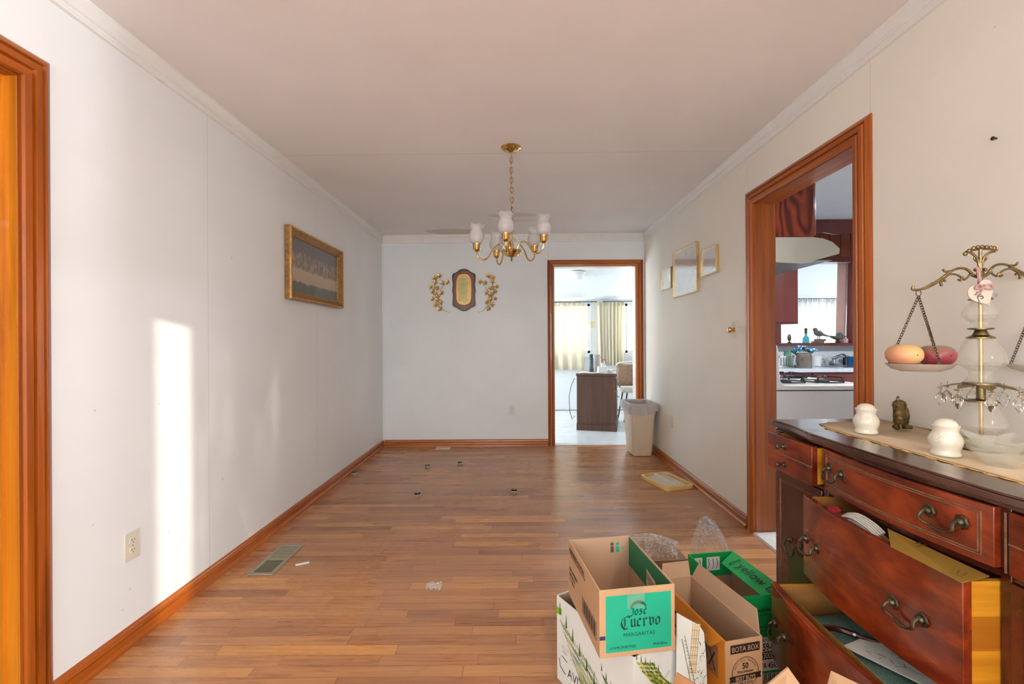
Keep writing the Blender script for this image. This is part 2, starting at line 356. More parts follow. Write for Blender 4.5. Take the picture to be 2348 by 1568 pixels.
def curtain(name, x0, x1, y, z0, z1, m, label, amp=.02, waves=9, taper=0, group=None):
    o = thing(name, label, 'curtain', ((x0+x1)/2, y, z0), group=group); W = x1-x0; b = MB()
    def fn(u, v):
        k = .55+.45*(1-v); a = math.sin(u*waves*2*PI+.6*math.sin(v*3))*amp*k+math.sin(u*waves*5.1+1)*amp*.35
        return ((u-.5)*W*(1-taper*(1-v))+.006*math.sin(u*waves*4*PI), a, v*(z1-z0)+.004*math.sin(u*waves*2*PI)*(1-v))
    b.grid(fn, waves*12, 12); g = b.obj('fabric_panel', m, o, smooth=80)
    sd_ = g.modifiers.new('thick', 'SOLIDIFY'); sd_.thickness = .0015
    b = MB(); b.grid(lambda u, v: ((u-.5)*W, -.004+.006*math.sin(u*waves*4*PI), z1-z0-.06+.06*v), waves*12, 2); g = b.obj('heading_tape', m, o, smooth=80); g.modifiers.new('thick', 'SOLIDIFY').thickness = .003; return o
curtain('window_curtain', .78, 1.225, YR+.06, .6, 2.16, M_drape, 'beige drape drawn over the left half of the rear sunny window')
curtain('window_curtain', 1.332, 1.95, YR+.06, .6, 2.16, M_sheer, 'thin sheer curtain over the right half of the rear sunny window')
b = MB(); b.tube([(.72, YR+.06, 2.17), (2.0, YR+.06, 2.17)], .01, 10); b.ball((.71, YR+.06, 2.17), .018); b.ball((2.01, YR+.06, 2.17), .018)
for x in (.76, 1.97): b.box(x-.006, x+.006, YR, YR+.06, 2.163, 2.177)
tag(b.obj('curtain_rod', M_white), 'white curtain rod above the rear sunny window', 'curtain rod')

# baseboards: board with bead and shoe moulding
def baseboard(name, p0, p1, n, m, h=.078):
    p0 = Vector(p0); p1 = Vector(p1); d = (p1-p0).normalized(); L = (p1-p0).length; n = Vector(n)
    prof = [(0, 0), (.024, 0), (.023, .012), (.016, .02), (.013, .022), (.013, .046), (.008, .048), (.009, .050), (.017, .053), (.013, .057), (.012, .066), (.007, .074), (.003, h), (0, h)]
    b = MB(); b.prism(prof, 0, L, (p0, n, V(0, 0, 1), d)); return struct(b.obj(name, m, smooth=35))
baseboard('baseboard_left', (XL, LY1+.094, 0), (XL, YB, 0), (1, 0, 0), M_trimY)
baseboard('baseboard_right', (XR, RY1+.09, 0), (XR, YB, 0), (-1, 0, 0), M_trimY)
baseboard('baseboard_right', (XR, .07, 0), (XR, RY0-.09, 0), (-1, 0, 0), M_trimY)
baseboard('baseboard_back', (XL+.02, YB, 0), (BX0-.076, YB, 0), (0, -1, 0), M_trimX)
baseboard('baseboard_left', (XL, YR, 0), (XL, LY0-.094, 0), (1, 0, 0), M_trimY)
# crown mouldings
def crown(name, p0, p1, n, h=.09):
    p0 = Vector(p0); p1 = Vector(p1); d = (p1-p0); L = d.length; d.normalize(); n = Vector(n)
    prof = [(0, 0), (.024, 0), (.024, -.012), (.012, -.034), (.010, -.038), (.014, -.042), (.014, -.058), (.009, -.062), (.009, -.072), (.012, -.076), (.010, -.086), (0, -h)]
    b = MB(); b.prism(prof, 0, L, (p0, n, V(0, 0, 1), d)); return struct(b.obj(name, M_crown, smooth=25))
crown('trim_1', (XL, YR, ceil_z(XL)), (XL, YB, ceil_z(XL)), (1, 0, 0))
crown('trim_2', (XR, .07, ceil_z(XR)), (XR, YB, ceil_z(XR)), (-1, 0, 0))
crown('trim_3', (XL, YB, ceil_z(XL)), (XR, YB, ceil_z(XR)), (0, -1, 0))
# door casings
CAS = [(0, 0), (0, .014), (.005, .020), (.024, .021), (.029, .010), (.034, .010), (.038, .020), (.056, .019), (.060, .009), (.065, .009), (.069, .017), (.083, .012), (.09, .006), (.09, 0)]
def casing(name, axis, plane, n, a0, a1, z1, wd, mz, mh, T_, jm, head_rev=0, right_wd=None):
    """three mitred casing boards round an opening from a0 to a1 along axis, jambs through the wall"""
    A = V(1, 0, 0) if axis == 'X' else V(0, 1, 0); Z = V(0, 0, 1); n = Vector(n); O = V(plane, 0, 0) if axis == 'Y' else V(0, plane, 0)
    root = bpy.data.objects.new(name, None); COL.objects.link(root); struct(root)
    def board(fn_in, m, nm, w_):
        b = MB(); k = len(CAS); s_ = w_/.09; pts = []
        for end in (0, 1):
            for (q, t) in CAS: pts.append(fn_in(q*s_, end)+n*(t+.0005))
        b.add(pts, [tuple(range(k))[::-1], tuple(range(k, 2*k))]+[(i, (i+1) % k, (i+1) % k+k, i+k) for i in range(k)]); b.obj(nm, m, root, smooth=25)
    rw = right_wd or wd
    board(lambda q, e: O+A*(a0-q)+Z*(z1+q*e if e else 0), mz, 'side_casing', wd)
    board(lambda q, e: O+A*(a1+q)+Z*(z1+q*e*wd/rw if e else 0), mz, 'side_casing', rw)
    board(lambda q, e: O+A*((a0-q) if e == 0 else (a1+q*rw/wd))+Z*(z1+q), mh, 'head_casing', wd)
    b = MB(); t = .018; n_ = n
    def bx(aa, ab, za, zb, d0=.0, d1=None):
        d1 = T_ if d1 is None else d1
        b.hexa([O+A*aa-n_*d0+Z*za, O+A*ab-n_*d0+Z*za, O+A*ab-n_*d1+Z*za, O+A*aa-n_*d1+Z*za, O+A*aa-n_*d0+Z*zb, O+A*ab-n_*d0+Z*zb, O+A*ab-n_*d1+Z*zb, O+A*aa-n_*d1+Z*zb])
    bx(a0, a0+.004, 0, z1-.004); bx(a1-.004, a1, 0, z1-.004)
    b.obj('jamb', jm, root, smooth=0)
    b = MB(); bx(a0, a1, z1-.004, z1); b.obj('head_jamb', jm if axis == 'X' else M_trimY, root, smooth=0)
    return root
d1 = casing('door_1', 'Y', XL, (1, 0, 0), LY0, LY1, DH, .093, M_trimZ, M_trimY, T, M_lit_jamb)
b = MB(); b.box(XL-.115, XL-.035, LY1-.016, LY1-.004, 0, DH-.004); b.box(XL-.115, XL-.035, LY0+.004, LY0+.016, 0, DH-.004); b.obj('door_stop', M_lit_jamb, d1)
casing('door_2', 'Y', XR, (-1, 0, 0), RY0, RY1, 2.05, .09, M_trimZ, M_trimY, T, M_jamb)
M_sunjamb = plain('pale jamb', c(226, 214, 206), .4)
casing('door_3', 'X', YB, (0, -1, 0), BX0, BX1, 2.07, .076, M_trimZ, M_trimX, T, M_sunjamb, right_wd=.086)
# little room beyond the left doorway
b = MB(); b.box(XL-T-1.2, XL-T, -.2, 2.4, -.06, 0); struct(b.obj('floor', M_floor, smooth=0))
b = MB(); b.box(XL-T-1.3, XL-T-1.2, -.3, 2.5, 0, 2.5); b.box(XL-T-1.2, XL-T, 2.4, 2.5, 0, 2.5); b.box(XL-T-1.2, XL-T, -.3, -.2, 0, 2.5); struct(b.obj('wall_hall', M_wl, smooth=0))
b = MB(); b.box(XL-T-1.3, XL-T, -.3, 2.5, 2.44, 2.5); struct(b.obj('ceiling', M_white, smooth=0))
# white threshold in the kitchen doorway
b = MB(); b.prism([(-.022, 0), (-.018, .008), (-.015, .014), (.03, .015), (T, .015), (T, 0)], RY0+.005, RY1-.005, (V(XR, 0, .0005), V(1, 0, 0), V(0, 0, 1), V(0, 1, 0)))
struct(b.obj('trim_4', plain('white threshold', c(222, 220, 214), .3, var=.08), smooth=30))

# ================================================================== SUNROOM (beyond the back wall)
SY0, SY1, SX0, SX1 = YB+T, 7.75, -2.2, 7.0
def tile_mat():
    k = N('sunroom tile'); p = k.pos(); q = k.xyz(p); n = k.noise(p, 6, 5, .8)
    cc = k.ramp(n, [(.3, c(206, 210, 212)), (.7, c(228, 230, 230))])
    fx = k.math('FRACT', k.math('DIVIDE', k.math('ADD', q[0], q[1]), .43)); fy = k.math('FRACT', k.math('DIVIDE', k.math('SUBTRACT', q[0], q[1]), .43))
    g = k.math('MAXIMUM', k.math('LESS_THAN', fx, .012), k.math('LESS_THAN', fy, .012)); k.set(k.mix(k.math('MULTIPLY', g, .4), cc, c(150, 150, 148)), .25); return k.m
b = MB(); b.box(SX0, SX1, SY0, SY1+T, -.06, .004); b.box(BX0+.004, BX1-.004, YB+.01, SY0, -.06, .004); struct(b.obj('floor', tile_mat(), smooth=0))
M_sw = plain('sunroom wall', c(222, 224, 224), .5, var=.02)
M_sc = plain('sunroom ceiling', c(224, 228, 230), .55, var=.02)
cz = lambda y: 2.36-(y-SY0)*.176
b = MB(); b.hexa([(SX0, SY0, cz(SY0)), (SX1, SY0, cz(SY0)), (SX1, SY1+T, cz(SY1+T)), (SX0, SY1+T, cz(SY1+T)), (SX0, SY0, 2.5), (SX1, SY0, 2.5), (SX1, SY1+T, 2.5), (SX0, SY1+T, 2.5)]); struct(b.obj('ceiling', M_sc, smooth=0))
b = MB()
b.hexa([(2.02, SY0, cz(SY0)-.008), (2.045, SY0, cz(SY0)-.008), (2.045, SY1, cz(SY1)-.008), (2.02, SY1, cz(SY1)-.008), (2.02, SY0, cz(SY0)), (2.045, SY0, cz(SY0)), (2.045, SY1, cz(SY1)), (2.02, SY1, cz(SY1))]); struct(b.obj('trim_5', plain('batten', c(190, 196, 200), .5)))
swins = [(-.3, 1.28), (1.78, 3.0), (4.3, 6.1)]; SZ0, SZ1 = 1.0, 1.86
b = MB(); xs = [SX0-T]+[x for wn in swins for x in wn]+[SX1+T]
for i in range(0, len(xs), 2): b.box(xs[i], xs[i+1], SY1, SY1+T, 0, 2.5)
for x0, x1 in swins: b.box(x0, x1, SY1, SY1+T, 0, SZ0); b.box(x0, x1, SY1, SY1+T, SZ1, 2.5)
struct(b.obj('wall_sunroom_far', M_sw, smooth=0))
b = MB(); b.box(SX0-T, SX0, SY0, 5.65, 0, 2.5); b.box(SX0-T, SX0, 7.35, SY1, 0, 2.5); b.box(SX0-T, SX0, 5.65, 7.35, 0, .8); b.box(SX0-T, SX0, 5.65, 7.35, 1.9, 2.5); struct(b.obj('wall_sunroom_left', M_sw, smooth=0))
b = MB(); b.box(SX1, SX1+T, SY0, 5.65, 0, 2.5); b.box(SX1, SX1+T, 7.35, SY1, 0, 2.5); b.box(SX1, SX1+T, 5.65, 7.35, 0, .8); b.box(SX1, SX1+T, 5.65, 7.35, 1.9, 2.5); struct(b.obj('wall_sunroom_right', M_sw, smooth=0))
for i, x in enumerate((SX0-.08, SX1+.04)):
    b = MB()
    for y0, y1, z0, z1 in ((5.65, 5.69, .8, 1.9), (7.31, 7.35, .8, 1.9), (5.65, 7.35, .8, .84), (5.65, 7.35, 1.86, 1.9), (6.48, 6.52, .8, 1.9)): b.box(x, x+.04, y0, y1, z0, z1)
    wf = struct(b.obj('window_%d' % (i+8), M_white)); pb = MB(); pb.box(x+.018, x+.022, 5.66, 7.34, .81, 1.89); pb.obj('pane', M_winpane, wf)  # unseen end windows, added to bring more light into the sunroom
b = MB(); b.box(SX0, XL-T, YB, SY0, 0, 2.5); struct(b.obj('wall_sunroom_near', M_sw, smooth=0))
for i, (x0, x1) in enumerate(swins):
    b = MB(); y0, y1, s_ = SY1+.03, SY1+.08, .04
    b.box(x0, x0+s_, y0, y1, SZ0, SZ1); b.box(x1-s_, x1, y0, y1, SZ0, SZ1); b.box(x0, x1, y0, y1, SZ0, SZ0+s_); b.box(x0, x1, y0, y1, SZ1-s_, SZ1)
    b.box(x0+.12, x0+.155, y0, y1, SZ0, SZ1) if i == 1 else b.box((x0+x1)/2-.02, (x0+x1)/2+.02, y0, y1, SZ0, SZ1)
    b.box(x0-.05, x1+.05, SY1-.03, SY1-.001, SZ0-.07, SZ0-.02); b.box(x0-.03, x1+.03, SY1-.014, SY1-.001, SZ0-.11, SZ0-.07)
    wf = struct(b.obj('window_%d' % (i+4), M_white)); pb = MB(); pb.box(x0+.01, x1-.01, SY1+.05, SY1+.054, SZ0+.01, SZ1-.01); pb.obj('pane', M_winpane, wf)
b = MB(); b.box(SX0, SX1, SY1-.012, SY1, 0.004, .012); struct(b.obj('baseboard_sunroom', plain('dark base strip', c(92, 62, 48), .6)))
M_cur = thin('cream curtain', (1, 1, 1, 1), 1.0, .85, .45, c(238, 230, 208))
M_cur2 = thin('pale curtain', (1, 1, 1, 1), 1.0, .85, .45, c(232, 230, 228))
curtain('window_curtain', -.32, 1.15, SY1-.1, .72, 1.875, M_cur, 'long cream curtain hanging left of the dark brown desk, seen through the far doorway', .022, 9)
curtain('window_curtain', 1.37, 1.86, SY1-.1, .79, 1.88, M_cur, 'narrow gathered cream curtain hanging above the brown chair', .026, 8, taper=.12)
curtain('window_curtain', 4.42, 5.26, SY1-.1, .8, 1.92, M_cur2, 'pale curtain seen through the kitchen pass-through, left of its bright gap', .026, 10)
curtain('window_curtain', 5.33, 6.0, SY1-.1, .8, 1.92, M_cur2, 'pale curtain seen through the kitchen pass-through, right of its bright gap', .026, 9)
for x0, x1, lab in ((-.4, 1.36, 'dark curtain rod over the long cream curtain in the sunroom'), (1.5, 3.05, 'dark curtain rod over the narrow cream curtain in the sunroom'), (4.3, 6.1, 'dark curtain rod of the window seen through the kitchen')):
    o = thing('curtain_rod', lab, 'curtain rod', ((x0+x1)/2, SY1-.1, 1.885+(.035 if x0 > 4 else 0))); h = (x1-x0)/2; M_rod = plain('grey rod', c(96, 104, 106), .4, .6)
    b = MB(); b.tube([(-h, 0, 0), (h, 0, 0)], .009, 8); b.obj('pole', M_rod, o)
    for s_ in (-1, 1):
        b = MB(); b.ball((s_*h, 0, 0), .017); b.obj('finial', M_rod, o); b = MB(); b.box(s_*(h-.05)-.006, s_*(h-.05)+.006, 0, .1, -.006, .006); b.obj('bracket', M_rod, o)
# sunroom ceiling lamp
o = thing('ceiling_lamp', 'round frosted glass ceiling lamp in the bright room beyond the far doorway', 'ceiling lamp', (.85, 6.32, cz(6.32)+.012))
b = MB(); b.lathe([(.001, 0), (.13, 0), (.135, -.012), (.12, -.03), (.001, -.03)]); b.obj('metal_pan', M_white, o)
b = MB(); b.lathe([(.11, -.025), (.122, -.035), (.122, -.1), (.11, -.12), (.07, -.128), (.001, -.13)], seg=32, mod=lambda r, z, a, t: (r*(1+.015*math.cos(a*16)), z)); b.obj('glass_shade', plain('frosted white glass', c(236, 236, 232), .3, var=.01), o)
# ivory switch plate
def wall_plate(name, label, cat, o3, ux, n, kind='outlet', mat=None):
    q = thing(name, label, cat, o3); fr = (V(0, 0, 0), Vector(ux), V(0, 0, 1), Vector(n)); mat = mat or M_ivory
    b = MB(); b.prism([(-.035, -.057), (.035, -.057), (.035, .057), (-.035, .057)], 0, .004, fr); b.obj('cover_plate', mat, q, bevel=.0015)
    def disc(x, z, r1, r2, k=12): return [(x+r1*math.cos(t), z+r2*math.sin(t)) for t in [2*PI*i/k for i in range(k)]]
    b = MB(); b.prism(disc(0, 0 if kind != 'knob' else .042, .0025, .0025, 8), .004, .0052, fr); b.obj('screw', M_antique, q)
    if kind == 'outlet':
        for s_ in (-1, 1):
            z = s_*.0195; b = MB(); b.prism([(-.011, z-.0135), (.011, z-.0135), (.0165, z-.006), (.0165, z+.006), (.011, z+.0135), (-.011, z+.0135), (-.0165, z+.006), (-.0165, z-.006)], .0038, .0068, fr); r = b.obj('receptacle', mat, q)
            b = MB()
            for x in (-.006, .006): b.prism([(x-.0012, z), (x+.0012, z), (x+.0012, z+.008), (x-.0012, z+.008)], .0066, .0070, fr)
            b.prism(disc(0, z-.006, .0022, .0022, 8), .0066, .0070, fr); b.obj('slots', M_dark, r)
    if kind == 'switch':
        b = MB(); b.prism([(-.005, -.011), (.005, -.011), (.005, .011), (-.005, .011)], .004, .009, fr); b.obj('toggle', mat, q)
    return q
M_yel = plain('yellowed plastic', c(222, 206, 150), .4)
wall_plate('light_switch', 'yellowed switch plate on the sunroom wall between the two windows', 'switch', (1.315, SY1, 1.50), (1, 0, 0), (0, -1, 0), 'switch', M_yel)
# desk
M_desk = wood('walnut desk', [c(58, 34, 22), c(80, 50, 34), c(98, 66, 48)], 'Z', .5, coat=0)
o = thing('desk', 'dark brown wooden desk seen end-on through the far doorway', 'desk', (1.06, 5.96, .004), -.25)
b = MB(); b.box(-.26, .25, 0, .74, .10, .735); b.obj('pedestal', M_desk, o, bevel=.003)
b = MB(); b.box(-.265, .268, -.012, .76, 0, .085); b.box(-.262, .26, -.008, .75, .085, .105); b.obj('plinth', M_desk, o, bevel=.004)
b = MB(); b.box(-.27, .27, -.02, .78, .735, .762); b.obj('desktop', M_desk, o, bevel=.004)
for i in range(3):
    b = MB(); b.box(.25, .262, .08, .55, .15+i*.19, .32+i*.19); d = b.obj('drawer', M_desk, o, bevel=.003); b = MB(); b.tube([(.262, .26, .24+i*.19), (.285, .27, .235+i*.19), (.285, .36, .235+i*.19), (.262, .37, .24+i*.19)], .004, 6); b.obj('drawer_pull', M_antique, d)
DZ = .767
M_paper = plain('paper', c(232, 230, 222), .7, var=.03); 
b = MB(); b.grid(lambda u, v: (-.24+.50*u, -.0+.5*v, .0015+.004*abs(math.sin(u*9+v*4))*(1-.3*v)), 16, 10); q = b.obj('desk_cloth', plain('pale cloth', c(214, 206, 196), .8)); q.location = (1.06, 5.98, DZ); q.rotation_euler = (0, 0, -.25)
tag(q, 'pale crumpled paper sheet spread over the dark brown desk', 'paper'); q.modifiers.new('s', 'SOLIDIFY').thickness = .002
o = thing('insulated_bottle', 'tall black bottle standing on the sunroom desk', 'bottle', (1.045, 6.25, DZ+.008)); b = MB(); b.lathe([(.001, 0), (.032, 0), (.033, .01), (.033, .19), (.024, .21)], seg=20); b.obj('body', plain('bottle grey', c(60, 70, 76), .3), o); b = MB(); b.lathe([(.024, .21), (.026, .212), (.026, .245), (.001, .25)], seg=20); b.obj('cap', M_black, o)
o = thing('coffee_pitcher', 'grey plastic pitcher behind the black bottle on the desk', 'pitcher', (1.135, 6.35, DZ+.008)); M_pit = plain('pitcher grey', c(176, 172, 166), .4)
b = MB(); b.lathe([(.001, 0), (.05, 0), (.056, .02), (.05, .2), (.055, .235), (.05, .24), (.001, .235)], seg=20); b.obj('body', M_pit, o)
b = MB(); b.tube([(.05, 0, .2), (.085, 0, .2), (.1, 0, .15), (.085, 0, .08), (.054, 0, .06)], .008, 8); b.obj('handle', M_pit, o)
o = thing('tissue_box', 'small white box on the front of the sunroom desk', 'box', (1.165, 6.08, DZ+.008)); b = MB(); b.prism([(-.065, 0), (.065, 0), (.055, .085), (-.055, .085)], -.05, .05, (V(0, 0, 0), V(1, 0, 0), V(0, 0, 1), V(0, 1, 0))); b.obj('carton', M_white, o, bevel=.003); b = MB(); b.lathe([(.001, .085), (.02, .086), (.015, .1), (.024, .125), (.001, .13)], seg=10, mod=lambda r, z, a, t: (r*(1+.3*math.cos(3*a)), z)); b.obj('tissue', M_paper, o)
o = thing('spray_bottle', 'white spray bottle with a red trigger on the desk', 'spray bottle', (1.25, 6.42, DZ+.008)); b = MB(); b.lathe([(.001, 0), (.03, 0), (.032, .08), (.015, .12), (.013, .15)], seg=16); b.obj('body', M_white, o)
b = MB(); b.box(-.03, .014, -.01, .01, .15, .175); b.tube([(-.02, 0, .155), (-.028, 0, .12)], .004, 6); b.obj('trigger', plain('red plastic', c(190, 60, 48), .4), o)
o = thing('paper_stack', 'loose pile of papers at the right edge of the desk', 'papers', (1.255, 6.20, DZ+.008)); 
for i in range(5):
    b = MB(); a = i*.5; M_ = Matrix.Rotation(a, 4, 'Z'); b.M = M_; b.box(-.075, .075, -.05, .05, i*.008, i*.008+.006); b.obj('sheet', M_paper, o)
b = MB(); b.tube([(.79, 6.1, .70), (.74, 6.08, .60), (.71, 6.08, .45), (.72, 6.08, .25), (.75, 6.08, .14), (.79, 6.1, .18)], .004, 6); tag(b.obj('power_cord', M_black), 'black cord hanging down the left side of the desk', 'cord')
# chair in the sunroom
M_vin = plain('brown vinyl', c(150, 116, 90), .5, var=.25, sc=30); M_vinc = plain('cream vinyl', c(216, 206, 186), .45)
o = thing('dining_chair', 'chair with brown vinyl back, cream seat and black metal legs right of the desk', 'chair', (1.80, 6.80, .004))
b = MB(); b.box(-.22, .22, -.2, .2, .43, .475); b.obj('seat', M_vinc, o, bevel=.018, seg=3)
b = MB(); b.grid(lambda u, v: ((u-.5)*.46, .2+.03*v-.03*math.cos((u-.5)*PI), .5+.33*v), 10, 4); q = b.obj('backrest', M_vin, o, smooth=80); q.modifiers.new('s', 'SOLIDIFY').thickness = .04
b = MB(); b.tube([(-.235, .2, .82), (-.2, .185, .86), (0, .165, .875), (.2, .185, .86), (.235, .2, .82)], .015, 8); b.obj('back_rail', M_vinc, o)
for sx_ in (-1, 1):
    for sy_ in (-1, 1):
        b = MB(); b.tube([(sx_*.15, sy_*.13, .43), (sx_*.21, sy_*.2, .012)], .011, 8); q = b.obj('leg', M_black, o); b = MB(); b.lathe([(.001, 0), (.014, 0), (.014, .015), (.001, .016)], (sx_*.21, sy_*.2, 0), 8); b.obj('foot_cap', M_black, q)
    b = MB(); b.tube([(sx_*.17, .15, .44), (sx_*.2, .22, .52), (sx_*.2, .235, .84)], .01, 8); b.obj('back_post', M_black, o)

# ================================================================== KITCHEN (beyond the right doorway)
KX0, KX1, KY0 = XR+T, 4.6, .9
M_kw = plain('kitchen wall', c(206, 208, 212), .5, var=.03)
b = MB(); b.box(KX0, KX1, KY0, YB, -.06, .004); struct(b.obj('floor', plain('kitchen vinyl', c(176, 170, 160), .35, var=.1, sc=3), smooth=0))
b = MB(); b.box(KX0, KX1+T, KY0-T, YB, H, 2.5); struct(b.obj('ceiling', plain('kitchen ceiling', c(206, 212, 220), .6, var=.03, sc=2), smooth=0))
b = MB(); b.box(KX1, KX1+T, KY0, YB, 0, 2.5); struct(b.obj('wall_kitchen_right', M_kw, smooth=0))
b = MB(); b.box(KX0, KX1+T, KY0-T, KY0, 0, 2.5); struct(b.obj('wall_kitchen_near', M_kw, smooth=0))
PX0, PX1, PZ0, PZ1 = 3.04, 3.885, 1.17, 2.10
M_panel = wood('dark panelling', [c(96, 42, 22), c(124, 58, 30), c(140, 70, 40)], 'Z', .35, .8)
b = MB(); b.box(KX0, PX0, YB, YB+T, 0, 2.5); b.box(PX1, SX1, YB, YB+T, 0, 2.5); b.box(PX0, PX1, YB, YB+T, 0, PZ0); b.box(PX0, PX1, YB, YB+T, PZ1, 2.5); struct(b.obj('wall_kitchen_far', M_kw, smooth=0))
b = MB()
for i in range(9): b.box(PX0-.02+i*.12, PX0+.094+i*.12, YB-.014, YB-.0005, PZ1+.06, 2.44)
struct(b.obj('trim_6', M_panel, bevel=.002))
M_mah = wood('dark red cabinet', [c(74, 22, 16), c(98, 32, 22), c(112, 40, 28)], 'Z', .3, .8, coat=.5)
b = MB(); b.box(PX0-.05, PX0, YB-.03, YB-.0005, PZ0, PZ1+.06); b.box(PX1, PX1+.05, YB-.03, YB-.0005, PZ0, PZ1+.06); b.box(PX0, PX1, YB-.03, YB-.0005, PZ1, PZ1+.06); b.box(PX0-.08, PX1+.08, YB-.12, YB+T+.02, PZ0-.03, PZ0)
b.box(PX1-.012, PX1, YB, YB+T, PZ0, PZ1); struct(b.obj('window_7', M_mah, bevel=.003))
b = MB(); b.grid(lambda u, v: (PX1-.13+.11*u, YB+.10-.04*v+.0*u, PZ0+.001+(PZ1-PZ0-.002)*v), 6, 12); q = b.obj('shutter_leaf', plain('pinkish shade', c(206, 168, 156), .6)); q.modifiers.new('s', 'SOLIDIFY').thickness = .004; tag(q, 'pinkish narrow shutter leaf at the right side of the kitchen pass-through', 'shutter')
# scalloped valance under the ceiling
P = []; x0, x1 = 2.6, 4.3; n = 60
for i in range(n+1):
    x = x0+(x1-x0)*i/n; P.append((x, 2.30+.012*math.cos((x-x0)*2*PI/.28)))
b = MB(); b.prism(P+[(x1, H), (x0, H)], 0, .018, (V(0, 4.60, 0), V(1, 0, 0), V(0, 0, 1), V(0, -1, 0))); b.box(x0, x1, 4.57, 4.60, 2.41, H-.001)
tag(b.obj('scalloped_valance', M_mah, smooth=0), 'dark red wooden valance with scalloped lower edge under the kitchen ceiling', 'valance')
def cabinet(name, label, x0, x1, y0, y1, z0, z1, doors, m, face='-Y', knobz=None):
    o = thing(name, label, 'cabinet', ((x0+x1)/2, (y0+y1)/2, z0)); cx, cy = (x0+x1)/2, (y0+y1)/2; b = MB(); b.box(x0-cx, x1-cx, y0-cy, y1-cy, 0, z1-z0); b.obj('body', m, o, bevel=.002)
    for i in range(doors):
        if face == '-Y':
            W = (x1-x0)/doors; a0 = x0-cx+i*W+.012; a1 = a0+W-.024; b = MB(); b.box(a0, a1, y0-cy-.018, y0-cy, .015, z1-z0-.015); d = b.obj('door', m, o, bevel=.004)
            b = MB(); kx = a1-.04 if i % 2 == 0 else a0+.04; b.ball((kx, y0-cy-.03, knobz or .12), .013); b.obj('knob', M_antique, d)
        else:
            W = (y1-y0)/doors; a0 = y0-cy+i*W+.012; a1 = a0+W-.024; b = MB(); b.box(x1-cx, x1-cx+.018, a0, a1, .015, z1-z0-.015); d = b.obj('door', m, o, bevel=.004)
            b = MB(); b.ball((x1-cx+.03, a1-.04, knobz or .12), .013); b.obj('knob', M_antique, d)
    return o
def flame_mat():
    k = N('fir plywood'); p = k.pos(); v = k.map(p, (1.5, 1.5, .55)); n = k.noise(v, 2.2, 2, .4); w_ = k.math('FRACT', k.math('MULTIPLY', n, 15.0))
    w2 = k.math('ABSOLUTE', k.math('SUBTRACT', w_, .5)); k.set(k.ramp(w2, [(.08, c(92, 28, 12)), (.26, c(130, 46, 18)), (.42, c(158, 66, 28))]), .35, coat=.2); return k.m
cabinet('wall_cabinet', 'reddish plywood wall cabinet above the range hood', KX0+.001, 1.925, 2.87, 3.63, 1.868, H-.001, 2, flame_mat(), '+X')
cabinet('wall_cabinet', 'dark red wall cabinet left of the kitchen pass-through window', 1.75, 2.91, 4.60, YB-.001, 1.37, H-.001, 2, M_mah)
cabinet('base_cabinet', 'dark red base cabinet under the kitchen sink counter', KX0+.001, 4.4, 4.54, YB-.001, .005, .875, 4, M_mah, knobz=.7)
M_ctr = plain('laminate counter', c(188, 192, 200), .3, var=.05, sc=30)
o = thing('countertop', 'pale grey counter with sink below the kitchen pass-through', 'countertop', (3.0, 4.82, .876)); b = MB()
b.box(-1.39, .3, -.32, .32, 0, .038); b.box(1.0, 1.42, -.32, .32, 0, .038); b.box(.3, 1.0, -.32, -.24, 0, .038); b.box(.3, 1.0, .2, .32, 0, .038); b.obj('worktop', M_ctr, o, bevel=.003)
b = MB(); b.box(-1.39, 1.42, .302, .32, .038, .14); b.obj('backsplash', M_ctr, o, bevel=.003)
b = MB(); b.box(.3, 1.0, -.24, .2, -.0, .006); b.box(.29, 1.01, -.25, -.235, .03, .043); b.box(.29, 1.01, .19, .21, .03, .043); b.box(.29, .31, -.24, .2, .03, .043); b.box(.99, 1.01, -.24, .2, .03, .043); b.obj('sink_basin', plain('steel', c(190, 194, 198), .25, .9), o, bevel=.002)
CZ = .915
o = thing('kitchen_faucet', 'chrome faucet with black spray head behind the sink', 'faucet', (3.62, 5.075, CZ)); M_chr = plain('chrome', c(214, 216, 220), .12, 1, var=.02)
b = MB(); b.box(-.12, .12, -.025, .025, 0, .02); b.lathe([(.022, .02), (.02, .07), (.001, .075)], seg=14); b.obj('base', M_chr, o, bevel=.004)
b = MB(); b.tube([(0, 0, .06), (-.05, -.04, .085), (-.03, -.12, .11), (-.0, -.17, .10)], .011, 8); b.obj('spout', M_chr, o)
b = MB(); b.tube([(0, 0, .06), (.02, 0, .1), (.09, -.01, .13)], .008, 8); b.obj('lever', M_chr, o)
b = MB(); b.tube([(.1, -.02, 0), (.1, -.02, .07), (.085, -.04, .11), (.05, -.08, .12)], [.016, .015, .018, .012], 10); b.obj('spray_head', M_black, o)
# stove
M_en = plain('white enamel', c(206, 200, 196), .28, var=.02, sc=3, coat=.3)
o = thing('kitchen_stove', 'white gas stove seen from its side in the kitchen doorway', 'stove', (KX0+.03, 2.87, .005))
b = MB(); b.box(0, .64, .002, .758, .02, .868); b.obj('body', M_en, o, bevel=.004)
b = MB(); b.box(0, .655, -.002, .762, .873, .908); b.obj('cooktop', M_en, o, bevel=.012, seg=4)
b = MB(); b.prism([(0, .90), (.095, .90), (.065, .93), (.058, .99), (.055, 1.12), (.04, 1.17), (.015, 1.195), (0, 1.20)], 0, .76, (V(0, 0, 0), V(1, 0, 0), V(0, 0, 1), V(0, 1, 0))); b.obj('backguard', M_en, o, bevel=.006)
b = MB(); b.box(.64, .665, .03, .73, .15, .72); q = b.obj('oven_door', M_en, o, bevel=.006); b = MB(); b.tube([(.665, .08, .66), (.70, .08, .66), (.70, .68, .66), (.665, .68, .66)], .01, 8); b.obj('door_handle', M_chr, q)
